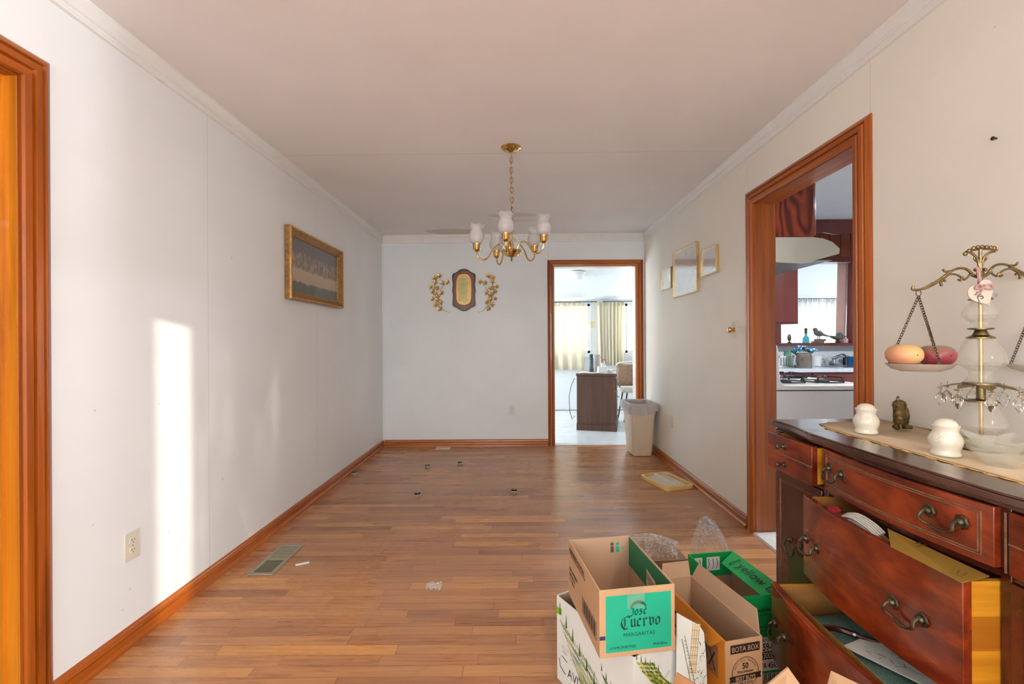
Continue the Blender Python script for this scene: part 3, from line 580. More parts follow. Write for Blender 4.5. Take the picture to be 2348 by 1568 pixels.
M_iron = plain('cast iron', c(40, 42, 46), .35, .3)
for ix, x in enumerate((.20, .46)):
    for iy, y in enumerate((.19, .57)):
        b = MB(); b.lathe([(.001, .908), (.045, .909), (.045, .92), (.03, .927), (.001, .928)], (x, y, 0), 16); b.obj('burner', plain('burner cap', c(70, 72, 76), .4, .6), o)
        b = MB()
        for t in range(4):
            a = t*PI/2+PI/4; b.tube([(x+math.cos(a)*.125, y+math.sin(a)*.125, .91), (x+math.cos(a)*.11, y+math.sin(a)*.11, .945), (x+math.cos(a)*.03, y+math.sin(a)*.03, .948)], .006, 6)
        b.tube([(x+.12*math.cos(t*PI/8), y+.12*math.sin(t*PI/8), .915) for t in range(16)], .005, 6, True); b.obj('grate', M_iron, o)
for i in range(4):
    b = MB(); b.M = Matrix.Translation((.655, .16+i*.145, .81)) @ Matrix.Rotation(PI/2, 4, 'Y'); b.lathe([(.001, 0), (.02, 0), (.018, .022), (.001, .024)], seg=14); b.obj('control_knob', M_en, o)
# range hood
M_hood = plain('cream hood', c(206, 200, 182), .3, var=.02, sc=3, coat=.2)
o = thing('range_hood', 'cream range hood with tapered front above the stove', 'range hood', (KX0+.001, 2.87, 1.66))
HP = [(0, .05), (0, .206), (.30, .206), (.37, .198), (.43, .175), (.47, .14), (.48, .128), (.475, .098), (.33, .062), (.30, .045), (.24, .038)]
b = MB(); b.prism(HP, 0, .012, (V(0, 0, 0), V(1, 0, 0), V(0, 0, 1), V(0, 1, 0))); b.prism(HP, .748, .76, (V(0, 0, 0), V(1, 0, 0), V(0, 0, 1), V(0, 1, 0)))
b.prism([(0, .19), (0, .206), (.30, .206), (.37, .198), (.43, .175), (.47, .14), (.48, .128), (.475, .098), (.46, .10), (.46, .13), (.42, .165), (.36, .185), (.3, .19)], .012, .748, (V(0, 0, 0), V(1, 0, 0), V(0, 0, 1), V(0, 1, 0))); b.obj('shell', M_hood, o, smooth=30)
b = MB(); b.box(.004, .44, .014, .746, .058, .062); b.obj('filter_screen', plain('filter grey', c(120, 126, 130), .35, .8), o)
# things on the pass-through sill
SZ = PZ0
def on_sill(px, Y=5.1): a = ray(px, 785)[0]; return (a*Y, Y, SZ)
o = thing('owl_figurine', 'tiny oval figurine at the left end of the pass-through sill', 'figurine', on_sill(1810)); b = MB(); b.lathe([(.001, 0), (.022, 0), (.024, .006), (.008, .012), (.008, .018), (.001, .02)], seg=12); b.obj('stand', M_bronze, o); b = MB(); b.ball((0, 0, .06), .022, .01, .042, 14); b.obj('oval_body', M_bronze, o)
M_blug = thin('blue glass', c(150, 215, 225), .45, .1, .5, c(120, 196, 210))
o = thing('glass_bottle', 'small blue glass bottle with stopper on the pass-through sill', 'bottle', on_sill(1848)); b = MB(); b.lathe([(.001, 0), (.032, 0), (.034, .01), (.03, .06), (.012, .085), (.011, .105), (.018, .11), (.001, .112)], seg=18); b.obj('bottle_body', M_blug, o); b = MB(); b.lathe([(.009, .11), (.016, .13), (.012, .145), (.018, .155), (.001, .175)], seg=12); b.obj('stopper', M_bronze, o)
M_gre = plain('grey figurine', c(96, 96, 94), .6, var=.2)
o = thing('bird_figurine', 'grey bird figurine perched on a wooden block on the sill', 'figurine', on_sill(1876)); b = MB(); b.box(-.06, .05, -.03, .03, 0, .02); b.box(-.03, .075, -.02, .025, .02, .045); b.obj('base_block', plain('brown block', c(110, 88, 70), .6), o)
b = MB(); b.M = Matrix.Translation((0, 0, .09)) @ Matrix.Rotation(.25, 4, 'Y'); b.ball((0, 0, .02), .055, .03, .032, 16); b.ball((-.045, 0, .05), .026, .023, .024, 14); b.tube([(-.068, 0, .05), (-.085, 0, .047)], [.007, .001], 6); b.tube([(.04, 0, .02), (.1, 0, .016), (.135, 0, .02)], [.016, .008, .004], 8); b.obj('bird_body', M_gre, o)
b = MB(); b.tube([(0, .008, .045), (0, .008, .09)], .003, 6); b.tube([(.01, -.008, .045), (.01, -.008, .09)], .003, 6); b.obj('legs', M_black, o)
o = thing('footed_dish', 'shallow leaf-shaped dish holding a round ball on the sill', 'dish', on_sill(1921)); b = MB(); b.open_lathe([(.001, .03), (.04, .036), (.075, .05), (.098, .066), (.096, .070), (.07, .056), (.04, .042), (.001, .036)], seg=20, mod=lambda r, z, a, t: (r, z+.012*abs(math.cos(a))*min(1, r/.09)), sy=.55); b.obj('bowl', plain('brown grey dish', c(126, 120, 108), .5), o)
b = MB(); b.lathe([(.001, 0), (.03, 0), (.02, .012), (.012, .02), (.016, .034), (.001, .036)], seg=14); b.obj('foot', M_bronze, o)
b = MB(); b.ball((0, 0, 0), .036, seg=18); q = b.obj('decorative_ball', plain('blue grey ball', c(70, 96, 104), .6, var=.2)); q.location = on_sill(1925); q.location.z = SZ+.083; tag(q, 'dark blue-grey ball resting in the shallow dish on the sill', 'ball')
b = MB(); b.lathe([(.001, 0), (.02, 0), (.022, .05), (.001, .055)], seg=14); q = b.obj('votive_candle', plain('pink wax', c(220, 168, 168), .5)); q.location = on_sill(1940); tag(q, 'small pink candle at the right end of the pass-through sill', 'candle')
# things on the kitchen counter
def ctr(px, Y): a = ray(px, 840)[0]; return (a*Y, Y, CZ)
o = thing('flour_sifter', 'metal flour sifter under a blue patterned cloth beside the dish rack', 'sifter', ctr(1842, 4.62)); b = MB(); b.lathe([(.001, 0), (.075, 0), (.077, .005), (.073, .06), (.076, .065), (.073, .15), (.078, .155), (.001, .156)], seg=24); b.obj('can', plain('tin', c(150, 142, 134), .3, .85, var=.15), o)
b = MB(); b.tube([(-.072, -.01, .14), (-.105, -.03, .13), (-.11, -.03, .06), (-.075, -.01, .03)], .008, 8); b.obj('handle', M_chr, o)
k = N('blue dotted cloth'); v = k.n.new('ShaderNodeTexVoronoi'); v.inputs['Scale'].default_value = 45; k.l.new(k.pos(), v.inputs['Vector']); k.set(k.ramp(v.outputs['Distance'], [(.3, c(236, 240, 240)), (.42, c(40, 120, 156))]), .7)
b = MB(); b.grid(lambda u, v_: ((u-.5)*.19, (v_-.5)*.15, .018+.03*math.sin(u*7+v_*3)*math.sin(v_*5+1)-(.04*(abs(u-.5)*2)**3)), 16, 14); q = b.obj('pot_holder', k.m); q.modifiers.new('s', 'SOLIDIFY').thickness = .008; q.location = Vector(ctr(1842, 4.62))+V(.01, 0, .192); tag(q, 'blue and white dotted pot holder lying on the metal sifter', 'pot holder')
o = thing('dish_rack', 'white plastic dish rack at the left end of the counter', 'dish rack', ctr(1800, 4.90)); b = MB(); b.box(-.15, .17, -.14, .14, 0, .012); b.obj('tray', M_white, o)
b = MB()
for i in range(12): 
    x = -.14+i*.028
    for y in (-.135, .135): b.box(x-.004, x+.004, y-.004, y+.004, .012, .11)
b.box(-.15, .17, -.14, -.13, .105, .118); b.box(-.15, .17, .13, .14, .105, .118); b.box(-.15, -.14, -.14, .14, .105, .118); b.box(.16, .17, -.14, .14, .105, .118); b.obj('basket', M_white, o)
o = thing('drinking_glass', 'green-tinted jar standing upright in the dish rack', 'jar', Vector(ctr(1806, 4.90))+V(0, 0, .013)); b = MB(); b.lathe([(.001, 0), (.036, 0), (.038, .02), (.038, .13), (.034, .145), (.001, .145)], seg=18); b.obj('jar_body', thin('green glass', c(190, 225, 205), .4, .1, .5, c(170, 210, 190)), o); b = MB(); b.lathe([(.001, .145), (.037, .145), (.037, .16), (.001, .162)], seg=18); b.obj('lid', plain('green lid', c(90, 140, 110), .4), o)
b = MB(); b.open_lathe([(.001, 0), (.05, 0), (.065, .11), (.068, .115), (.064, .112), (.048, .006), (.001, .005)], seg=20); q = b.obj('plastic_tub', M_white); q.location = ctr(1870, 4.95); tag(q, 'plain white plastic tub right of the metal sifter', 'tub')
o = thing('blue_cup', 'blue plastic cup at the right end of the sink counter', 'cup', ctr(1950, 4.9)); b = MB(); b.open_lathe([(.001, 0), (.03, 0), (.036, .1), (.04, .102), (.038, .1), (.028, .004), (.001, .004)], seg=18); b.obj('cup_body', thin('blue plastic', c(90, 170, 210), .6, .2, .4, c(60, 140, 190)), o); b = MB(); b.tube([(0, 0, .004), (.01, 0, .16)], .004, 6); b.obj('brush_stick', M_white, o)
o = thing('soap_bottle', 'clear soap bottle beside the faucet', 'bottle', ctr(1896, 5.06)); b = MB(); b.lathe([(.001, 0), (.022, 0), (.024, .05), (.01, .07), (.01, .085), (.001, .086)], seg=14); b.obj('body', thin('clear pale', c(230, 226, 220), .5, .1, .4, c(220, 214, 208)), o); b = MB(); b.tube([(0, 0, .085), (0, 0, .105), (-.03, 0, .106)], .004, 6); b.obj('pump', M_white, o)
o = thing('paper_towel_roll', 'white paper towel roll at the right edge of the kitchen doorway view', 'paper towel', ctr(1975, 4.80)); b = MB(); b.lathe([(.055, .012), (.058, .014), (.058, .28), (.055, .282), (.02, .282), (.001, .2815)], seg=22); b.obj('roll', M_paper, o); b = MB(); b.lathe([(.001, 0), (.07, 0), (.07, .01), (.001, .012)], seg=22); b.obj('holder_base', M_white, o)
# living ceiling lamp, and an unseen kitchen one added to light that room
def round_lamp(loc, label, power, col):
    o = thing('ceiling_lamp', label, 'ceiling lamp', loc); b = MB(); b.lathe([(.001, 0), (.16, 0), (.16, -.02), (.001, -.02)]); b.obj('metal_pan', M_white, o)
    k = N('lit shade'); k.set(c(250, 245, 235), .4); k.b.inputs['Emission Color'].default_value = (*col, 1); k.b.inputs['Emission Strength'].default_value = 2.0
    b = MB(); b.lathe([(.15, -.02), (.16, -.04), (.13, -.09), (.001, -.11)]); b.obj('glass_shade', k.m, o)
    d = bpy.data.lights.new('lamp_bulb', 'AREA'); d.shape = 'DISK'; d.size = .34; d.energy = power; d.color = col; l = bpy.data.objects.new('lamp_bulb', d); COL.objects.link(l); l.location = (loc[0], loc[1], loc[2]-.125)
round_lamp((3.1, 3.0, H), 'unseen round ceiling lamp added to light the kitchen', 60, (.88, .94, 1.0))
round_lamp((1.6, -1.4, ceil_z(1.6)), 'round warm ceiling lamp in the living area behind the camera', 28, WARM)
# unseen uplighter added in the living area to brighten the ceiling
o = thing('fill_uplighter', 'unseen added fill lamp in the living area behind the camera', 'added fill lamp', (2.9, -.7, .001))
b = MB(); b.lathe([(.001, 0), (.14, 0), (.14, .015), (.02, .03), (.001, .03)]); b.obj('base', M_black, o); b = MB(); b.tube([(0, 0, .03), (0, 0, 1.68)], .011, 10); b.obj('pole', M_black, o)
b = MB(); b.lathe([(.02, 1.66), (.08, 1.70), (.17, 1.78), (.168, 1.782), (.078, 1.706), (.02, 1.668)]); b.obj('bowl_shade', M_black, o)
d = bpy.data.lights.new('lamp_bulb', 'POINT'); d.energy = 230; d.color = (.88, .94, 1); d.shadow_soft_size = .05; l = bpy.data.objects.new('lamp_bulb', d); COL.objects.link(l); l.location = (2.9, -.7, 1.80)

# ================================================================== DINING ROOM: wall things
# chandelier
CX, CY = -.03, 2.84; czl = ceil_z(CX)
o = thing('chandelier', 'brass chandelier with five frosted tulip glass shades hanging from the ceiling', 'chandelier', (CX, CY, czl))
b = MB(); b.lathe([(.001, 0), (.064, 0), (.066, -.004), (.062, -.009), (.05, -.014), (.046, -.02), (.042, -.022), (.02, -.028), (.012, -.034), (.001, -.036)], seg=36); cap = b.obj('ceiling_canopy', M_brass, o)
b = MB()
for a in (.5, 3.6): b = MB(); b.ball((.045*math.cos(a), -.045*abs(math.sin(a)), -.022), .005, seg=8); b.obj('canopy_screw', M_antique, cap)
zc = 1.995-czl
b = MB(); b.chain((0, 0, -.034), (0.006, 0, zc), .042, .02, .0022, 6); b.tube([(0.003*math.sin(i*1.3), .004*math.cos(i*1.3), -.034+(zc+.034)*i/24) for i in range(25)], .0018, 5); b.obj('chain', plain('chain brass', c(176, 146, 104), .3, 1), o)
hz = 1.765-czl
b = MB(); b.lathe([(.001, zc+.012), (.006, zc+.01), (.006, zc-.01), (.013, zc-.016), (.013, zc-.07), (.009, zc-.08), (.022, zc-.095), (.03, zc-.12), (.024, zc-.145), (.010, zc-.155), (.014, hz+.05), (.02, hz+.03), (.001, hz+.02)], seg=20); b.obj('centre_column', glass('clear glass', rough=.05), o)
b = MB(); b.tube([(0, 0, zc), (0, 0, hz)], .005, 8); b.obj('column_rod', M_brass, o)
b = MB(); b.lathe([(.001, hz+.03), (.02, hz+.03), (.03, hz+.022), (.066, hz+.018), (.07, hz+.012), (.066, hz+.004), (.058, hz+.002), (.054, hz-.006), (.045, hz-.008), (.04, hz-.016), (.02, hz-.022), (.008, hz-.026), (.001, hz-.027)], seg=36); hub = b.obj('hub', M_brass, o)
b = MB(); b.lathe([(.001, hz-.025), (.006, hz-.028), (.004, hz-.034), (.007, hz-.04), (.004, hz-.048), (.001, hz-.052)], seg=10); b.obj('finial', M_antique, hub)
def frosted():
    k = N('frosted shade glass'); k.set(c(232, 232, 234), .12, coat=.6)
    tl = k.n.new('ShaderNodeBsdfTranslucent'); tl.inputs[0].default_value = c(246, 244, 242); tr = k.n.new('ShaderNodeBsdfTransparent')
    a = k.n.new('ShaderNodeMixShader'); a.inputs[0].default_value = .5; k.l.new(k.b.outputs[0], a.inputs[1]); k.l.new(tl.outputs[0], a.inputs[2])
    z = k.xyz(k.pos())[2]; f = k.ramp(k.math('DIVIDE', k.math('SUBTRACT', z, hz+.07), .125), [(.0, (.86, .86, .86, 1)), (.62, (.84, .84, .84, 1)), (.82, (.4, .4, .4, 1))])
    m = k.n.new('ShaderNodeMixShader'); k.put(m.inputs[0], f); k.l.new(tr.outputs[0], m.inputs[1]); k.l.new(a.outputs[0], m.inputs[2]); k.l.new(m.outputs[0], k.out.inputs[0]); return k.m
M_fro = frosted()
def spline(pts, n=6):
    pts = [Vector(p) for p in pts]; out = []
    for i in range(len(pts)-1):
        p0 = pts[max(i-1, 0)]; p1 = pts[i]; p2 = pts[i+1]; p3 = pts[min(i+2, len(pts)-1)]
        for k in range(n):
            t = k/n; out.append(.5*((2*p1)+(p2-p0)*t+(2*p0-5*p1+4*p2-p3)*t*t+(3*p1-p0-3*p2+p3)*t**3))
    return out+[pts[-1]]
R_ = .222
for i in range(5):
    a = math.radians(-98+72*i); ca, sa = math.cos(a), math.sin(a)
    sh = .02*math.cos(a+.3)                       # the whole frame hangs slightly tilted
    P = lambda r, z: (r*ca, r*sa, hz+z+sh*r/R_)
    b = MB(); b.tube(spline([P(.035, .015), P(.055, .05), (P(.085, .062)), P(.12, .03), P(.15, -.018), P(.185, -.03), P(.215, -.006), P(R_, .03)]), .0048, 8); arm = b.obj('arm', M_brass, o)
    b = MB(); b.lathe([(.001, hz+.022+sh), (.008, hz+.022+sh), (.018, hz+.03+sh), (.023, hz+.036+sh), (.023, hz+.062+sh), (.026, hz+.066+sh), (.026, hz+.072+sh), (.001, hz+.072+sh)], (R_*ca, R_*sa, 0), 24); b.obj('socket_cup', M_brass, arm)
    z0 = hz+.072+sh; b = MB()
    prof = [(.02, 0), (.034, .006), (.044, .02), (.0485, .036), (.048, .052), (.043, .068), (.037, .082), (.036, .092), (.040, .104), (.048, .118)]
    def ruf(r, z, t, f): k = max(0, (z-z0-.085)/.033); return (r*(1+.07*k*math.cos(6*t)), z+.004*k*math.cos(6*t))
    full = prof+[(r-.0022, z) for r, z in prof[::-1]]
    b.open_lathe([(r, z+z0) for r, z in full], o=(R_*ca, R_*sa, 0), seg=36, mod=ruf); b.obj('glass_shade', M_fro, o, smooth=60)
    b = MB(); b.lathe([(.001, z0), (.012, z0), (.012, z0+.03), (.016, z0+.045), (.012, z0+.062), (.001, z0+.068)], (R_*ca, R_*sa, 0), 12); b.obj('bulb', plain('bulb glass', c(240, 238, 230), .2), o)

# framed picture on the left wall: plain generic print
A0 = at(645, 690, XL*F/(-1) and 1.553/((1185-645)/F)); 
y0p, y1p = 2.935, 3.885; z0p, z1p = 1.475, 2.02
def on_left(px, py): a, bb = ray(px, py); Y = XL/a; return Y, CH-bb*Y
yA, zA0 = on_left(652, 688); _, zA1 = on_left(650, 517); yB, zB0 = on_left(776, 705); _, zB1 = on_left(776, 574)
y0p, y1p = yA, yB; z0p, z1p = (zA0+zB0)/2, (zA1+zB1)/2; PW_, PH_ = y1p-y0p, z1p-z0p
o = thing('framed_picture', 'dim print in a carved gilt wooden frame on the left wall', 'picture', (XL+.002, (y0p+y1p)/2, z0p), rot=(0, 0, 0))
M_gilt = plain('gilt wood', c(158, 120, 70), .38, .55, var=.3, sc=50)
M_gilt2 = plain('gilt ornament', c(196, 150, 76), .35, .7, var=.5, sc=140, bump=.8)
prof = [(0, .004), (0, .034), (.006, .044), (.016, .044), (.022, .038), (.030, .030), (.055, .018), (.060, .020), (.064, .014), (.064, .004)]
FRL = (V(0, 0, 0), V(0, 1, 0), V(0, 0, 1), V(1, 0, 0)); hw = PW_/2
corners = [((-hw, 0), (1, 1)), ((hw, 0), (-1, 1)), ((hw, PH_), (-1, -1)), ((-hw, PH_), (1, -1))]
for i in range(4):
    (p, d), (p2, d2) = corners[i], corners[(i+1) % 4]; b = MB(); k = len(prof)
    vs = [V(t, p[0]+d[0]*q, p[1]+d[1]*q) for q, t in prof]+[V(t, p2[0]+d2[0]*q, p2[1]+d2[1]*q) for q, t in prof]
    b.add(vs, [tuple(range(k))[::-1], tuple(range(k, 2*k))]+[(j, (j+1) % k, (j+1) % k+k, j+k) for j in range(k)]); rail = b.obj('frame_rail', M_gilt, o, smooth=30)
    b = MB(); P0 = Vector((p[0], p[1])); P1 = Vector((p2[0], p2[1])); n = int((P1-P0).length/.0135)
    dv = (Vector((d[0], d[1]))+Vector((d2[0], d2[1])))/2
    for j in range(n+1):
        q = P0.lerp(P1, j/n); q = Vector((max(-hw+.011, min(hw-.011, q.x)), max(.011, min(PH_-.011, q.y)))); b.ball((.0435, q.x, q.y), .0055, .0062, .0062, 8)
    b.obj('beading', M_gilt2, rail)
def picture_mat():
    k = N('faded print'); q = k.xyz(k.pos()); n = k.noise(k.map(k.pos(), (1, 22, 7)), 1, 5, 1.0, .65); z = k.math('DIVIDE', q[2], PH_)
    zz = k.math('ADD', z, k.math('MULTIPLY', k.math('SUBTRACT', n, .5), .10))
    base = k.ramp(zz, [(0, c(96, 104, 104)), (.26, c(104, 110, 106)), (.28, c(186, 166, 142)), (.44, c(192, 172, 150)), (.47, c(130, 112, 100)), (.62, c(124, 110, 102)), (.72, c(112, 106, 104)), (1, c(106, 102, 104))])
    sp = k.noise(k.map(k.pos(), (1, 34, 16)), 1, 2, .5); band = k.math('MULTIPLY', k.math('GREATER_THAN', zz, .45), k.math('LESS_THAN', zz, .68))
    mk = k.math('MULTIPLY', band, k.ramp(sp, [(.48, (0, 0, 0, 1)), (.56, (1, 1, 1, 1))])); cc = k.mix(k.math('MULTIPLY', mk, .6), base, c(186, 164, 144)); k.set(cc, .35, coat=.4); return k.m
b = MB(); b.box(.006, .012, -hw+.06, hw-.06, .06, PH_-.06); b.obj('print', picture_mat(), o, label='faded grey and beige print')
b = MB(); b.box(.001, .006, -hw+.01, hw-.01, .01, PH_-.01); b.obj('backing', plain('brown card', c(120, 92, 66), .8), o)
b = MB(); b.tube([(.004, -hw+.03, PH_*.72), (.02, -hw-.012, PH_*.72)], .003, 6); b.obj('side_nail', M_bronze, o)

# three slim gold frames on the right wall
def on_right(px, py): a, bb = ray(px, py); Y = XR/a; return Y, CH-bb*Y
def sketch_mat(name, seed, tone):
    k = N(name); p = k.pos(); n = k.noise(k.map(p, (1, 9, 9)), 1.3+seed*.1, 6, 2.5, .6); l = k.math('ABSOLUTE', k.math('SUBTRACT', n, .5))
    m = k.noise(k.map(p, (1, 6, 5)), 1+seed*.2, 2); f = k.math('MULTIPLY', k.math('LESS_THAN', l, .018), k.ramp(m, [(.45, (0, 0, 0, 1)), (.6, (1, 1, 1, 1))]))
    k.set(k.mix(k.math('MULTIPLY', f, .75), c(214, 216, 214), tone), .08, spec=.6, coat=1.0); k.b.inputs['Coat Roughness'].default_value = .03; return k.m
M_fg = plain('slim gold metal', c(214, 184, 132), .25, .9)
for (pl, pt, pb, pr, qt, qb, lab, sd_) in ((1520, 622, 667, 1543, 610, 660, 'smallest slim gold frame, leftmost of three on the right wall', 1), (1548, 583, 682, 1603, 552, 669, 'tall slim gold frame with pale sketch, middle of three on the right wall', 2), (1613, 576, 634, 1649, 560, 624, 'small slim gold frame with brownish sketch, nearest the kitchen doorway', 3)):
    ya, za = on_right(pl, (pt+pb)/2); yb, zb = on_right(pr, (qt+qb)/2); z1 = (on_right(pl, pt)[1]+on_right(pr, qt)[1])/2; z0 = (on_right(pl, pb)[1]+on_right(pr, qb)[1])/2
    W = ya-yb; Hh = z1-z0; o = thing('framed_picture', lab, 'picture', (XR-.001, (ya+yb)/2, z0), group=None); t = .006; D = .022
    for nm, bx in (('frame_side', (-D, 0, -W/2, -W/2+t, 0, Hh)), ('frame_side', (-D, 0, W/2-t, W/2, 0, Hh)), ('frame_top', (-D, 0, -W/2+t, W/2-t, Hh-t, Hh)), ('frame_bottom', (-D, 0, -W/2+t, W/2-t, 0, t))):
        b = MB(); b.box(*bx); b.obj(nm, M_fg, o, bevel=.0015)
    b = MB(); b.box(-.012, -.002, -W/2+t*.8, W/2-t*.8, t*.8, Hh-t*.8); b.obj('print', sketch_mat('pencil sketch %d' % sd_, sd_, c(150, 110, 80)), o)
# dimmer and low outlets
q = wall_plate('dimmer_switch', 'ivory dimmer plate with round brass knob left of the kitchen doorway', 'switch', (XR, 3.02, on_right(1682, 756)[1]), (0, -1, 0), (-1, 0, 0), 'knob')
b = MB(); b.M = Matrix.Rotation(-PI/2, 4, 'Y'); b.lathe([(.001, .003), (.02, .003), (.02, .007), (.014, .009), (.014, .02), (.019, .024), (.020, .036), (.015, .043), (.001, .045)], seg=22); b.obj('dimmer_knob', M_brass, q)
y_, z_ = on_right(1541, 967); wall_plate('wall_outlet', 'plain ivory cover plate low on the right wall beside the waste bin', 'outlet', (XR, y_, z_), (0, -1, 0), (-1, 0, 0), 'blank')
y_, z_ = on_left(302, 1250); wall_plate('wall_outlet', 'ivory electrical outlet low on the left wall beside the sun strip', 'outlet', (XL, y_, z_), (0, 1, 0), (1, 0, 0), 'outlet')
q = at(1174, 940, YB); wall_plate('wall_outlet', 'white electrical outlet low on the far wall left of the doorway', 'outlet', (q.x, YB, q.z), (1, 0, 0), (0, -1, 0), 'outlet', M_white)
y_, z_ = on_right(2285, 317); b = MB(); b.M = Matrix.Translation((XR, y_, z_)) @ Matrix.Rotation(-PI/2, 4, 'Y'); b.lathe([(.001, 0), (.003, 0), (.003, .01), (.006, .011), (.006, .013), (.001, .014)], seg=10); tag(b.obj('wall_nail', M_bronze), 'dark nail high on the right wall above the sideboard', 'nail')
# plaque
pc = at(1064, 665, YB); S9 = YB/F/9.8       # metres per zoomed pixel
o = thing('wall_plaque', 'shaped dark wooden plaque with engraved gold panel on the far wall', 'plaque', (pc.x, YB-.001, pc.z))
half = [(0, 475), (60, 470), (110, 445), (150, 410), (200, 385), (245, 365), (263, 330), (262, 240), (248, 120), (256, 40), (262, -20), (248, -110), (252, -220), (258, -300), (255, -345), (225, -378), (170, -395), (120, -430), (60, -465), (0, -475)]
ol = [(x*S9, z*S9) for x, z in half]+[(-x*S9, z*S9) for x, z in half[-2:0:-1]]
b = MB(); b.prism(ol, 0, .016, FR_XZ((0, 0, 0))); b.obj('backboard', wood('plaque rim', [c(40, 20, 20), c(58, 28, 26), c(70, 36, 32)], 'Z', .3), o, bevel=.004)
b = MB(); b.prism([(x*.87, z*.93) for x, z in ol], .016, .021, FR_XZ((0, 0, 0))); b.obj('carved_face', wood('plaque face', [c(92, 50, 34), c(122, 72, 48), c(140, 90, 64)], 'Z', .4), o, bevel=.002)
ov = [(x*S9, z*S9) for x, z in ((0, 330), (70, 320), (110, 280), (135, 200), (138, 0), (135, -180), (115, -260), (70, -300), (0, -315))]; ovl = ov+[(-x, z) for x, z in ov[-2:0:-1]]
M_gp = plain('gold plate', c(176, 160, 104), .34, .5, var=.1, sc=20)
b = MB(); b.prism([(x*1.22+.0012*math.sin(i*5), z*1.08+.0012*math.cos(i*7)) for i, (x, z) in enumerate(ovl)], .021, .026, FR_XZ((0, 0, 0))); b.obj('gold_border', plain('gilded border', c(196, 138, 74), .34, .7, var=.3, sc=120, bump=.6), o, bevel=.001)
b = MB(); b.prism(ovl, .026, .029, FR_XZ((0, 0, 0))); pl = b.obj('gold_panel', M_gp, o)
b = MB(); fr = FR_XZ((0, -.0295, 0)); random.seed(3)
for i in range(17):
    z = (250-i*31)*S9; x = -115*S9
    while x < (100-(i % 3)*22)*S9:
        w_ = random.uniform(14, 34)*S9; b.rect(fr, x, z-5*S9, min(x+w_, 112*S9), z+5*S9, .0002); x += w_+9*S9
b.obj('engraved_lines', plain('engraving', c(120, 100, 60), .6), pl)
b = MB()
for sx_ in (-1, 1): b.tube(spline([(sx_*10*S9, -.022, 400*S9), (sx_*70*S9, -.023, 385*S9), (sx_*120*S9, -.023, 350*S9), (sx_*190*S9, -.022, 345*S9), (sx_*205*S9, -.022, 280*S9)]), .0022, 6)
b.tube(spline([(-18*S9, -.023, 375*S9), (0, -.023, 425*S9), (18*S9, -.023, 375*S9)]), .002, 6); b.obj('carved_scroll', plain('carving', c(160, 110, 84), .4), o)
# metal ivy sprays
Lf = [(370, 555), (475, 510), (380, 650), (545, 670), (655, 650), (285, 760), (375, 790), (430, 790), (320, 870), (520, 890), (390, 920), (430, 970), (320, 1030), (440, 1050), (510, 1110), (390, 1160), (475, 1250)]
st1 = [(700, 1335), (570, 1280), (470, 1180), (400, 1000), (350, 850), (370, 700), (400, 600), (470, 520)]; st2 = [(480, 950), (500, 830), (600, 690)]; st3 = [(545, 1260), (520, 1180), (470, 1050), (480, 950)]
M_ivy = plain('gilt metal leaf', c(196, 162, 92), .32, .8, var=.3, sc=40)
for sgn, lab in ((1, 'gold metal ivy spray left of the wooden plaque'), (-1, 'gold metal ivy spray right of the wooden plaque')):
    o = thing('ivy_spray', lab, 'wall ornament', (pc.x, YB-.001, pc.z), group='gold ivy sprays beside the plaque'); cvt = lambda x, y: (sgn*(x-1025)*S9, (832-y)*S9)
    b = MB()
    for st in (st1, st2, st3): b.tube(spline([(cvt(*p)[0], -.012, cvt(*p)[1]) for p in st], 4), .0018, 6)
    b.tube([(cvt(470, 1180)[0], -.012, cvt(470, 1180)[1]), (cvt(470, 1180)[0], -.0, cvt(470, 1180)[1])], .002, 6); b.obj('stem', plain('wire', c(120, 112, 96), .4, .9), o)
    b = MB(); random.seed(5)
    for (x, y) in Lf:
        cx_, cz_ = cvt(x, y); a0 = random.uniform(0, 6.3); sz = random.uniform(60, 76)*S9; ring = []
        for j in range(10):
            rr = sz if j % 2 == 0 else sz*.48; a = a0+j*PI/5; ring.append((cx_+rr*math.cos(a), -.012-(.001 if j % 2 else .008), cz_+rr*math.sin(a)))
        b.add([(cx_, -.010, cz_), (cx_, -.013, cz_)]+ring, [(0, 2+j, 2+(j+1) % 10) for j in range(10)]); b.tube([(cx_, -.012, cz_), (cx_+.5*sz*math.cos(a0), -.019, cz_+.5*sz*math.sin(a0))], .001, 4)
    q = b.obj('leaves', M_ivy, o, smooth=0); q.modifiers.new('s', 'SOLIDIFY').thickness = .001

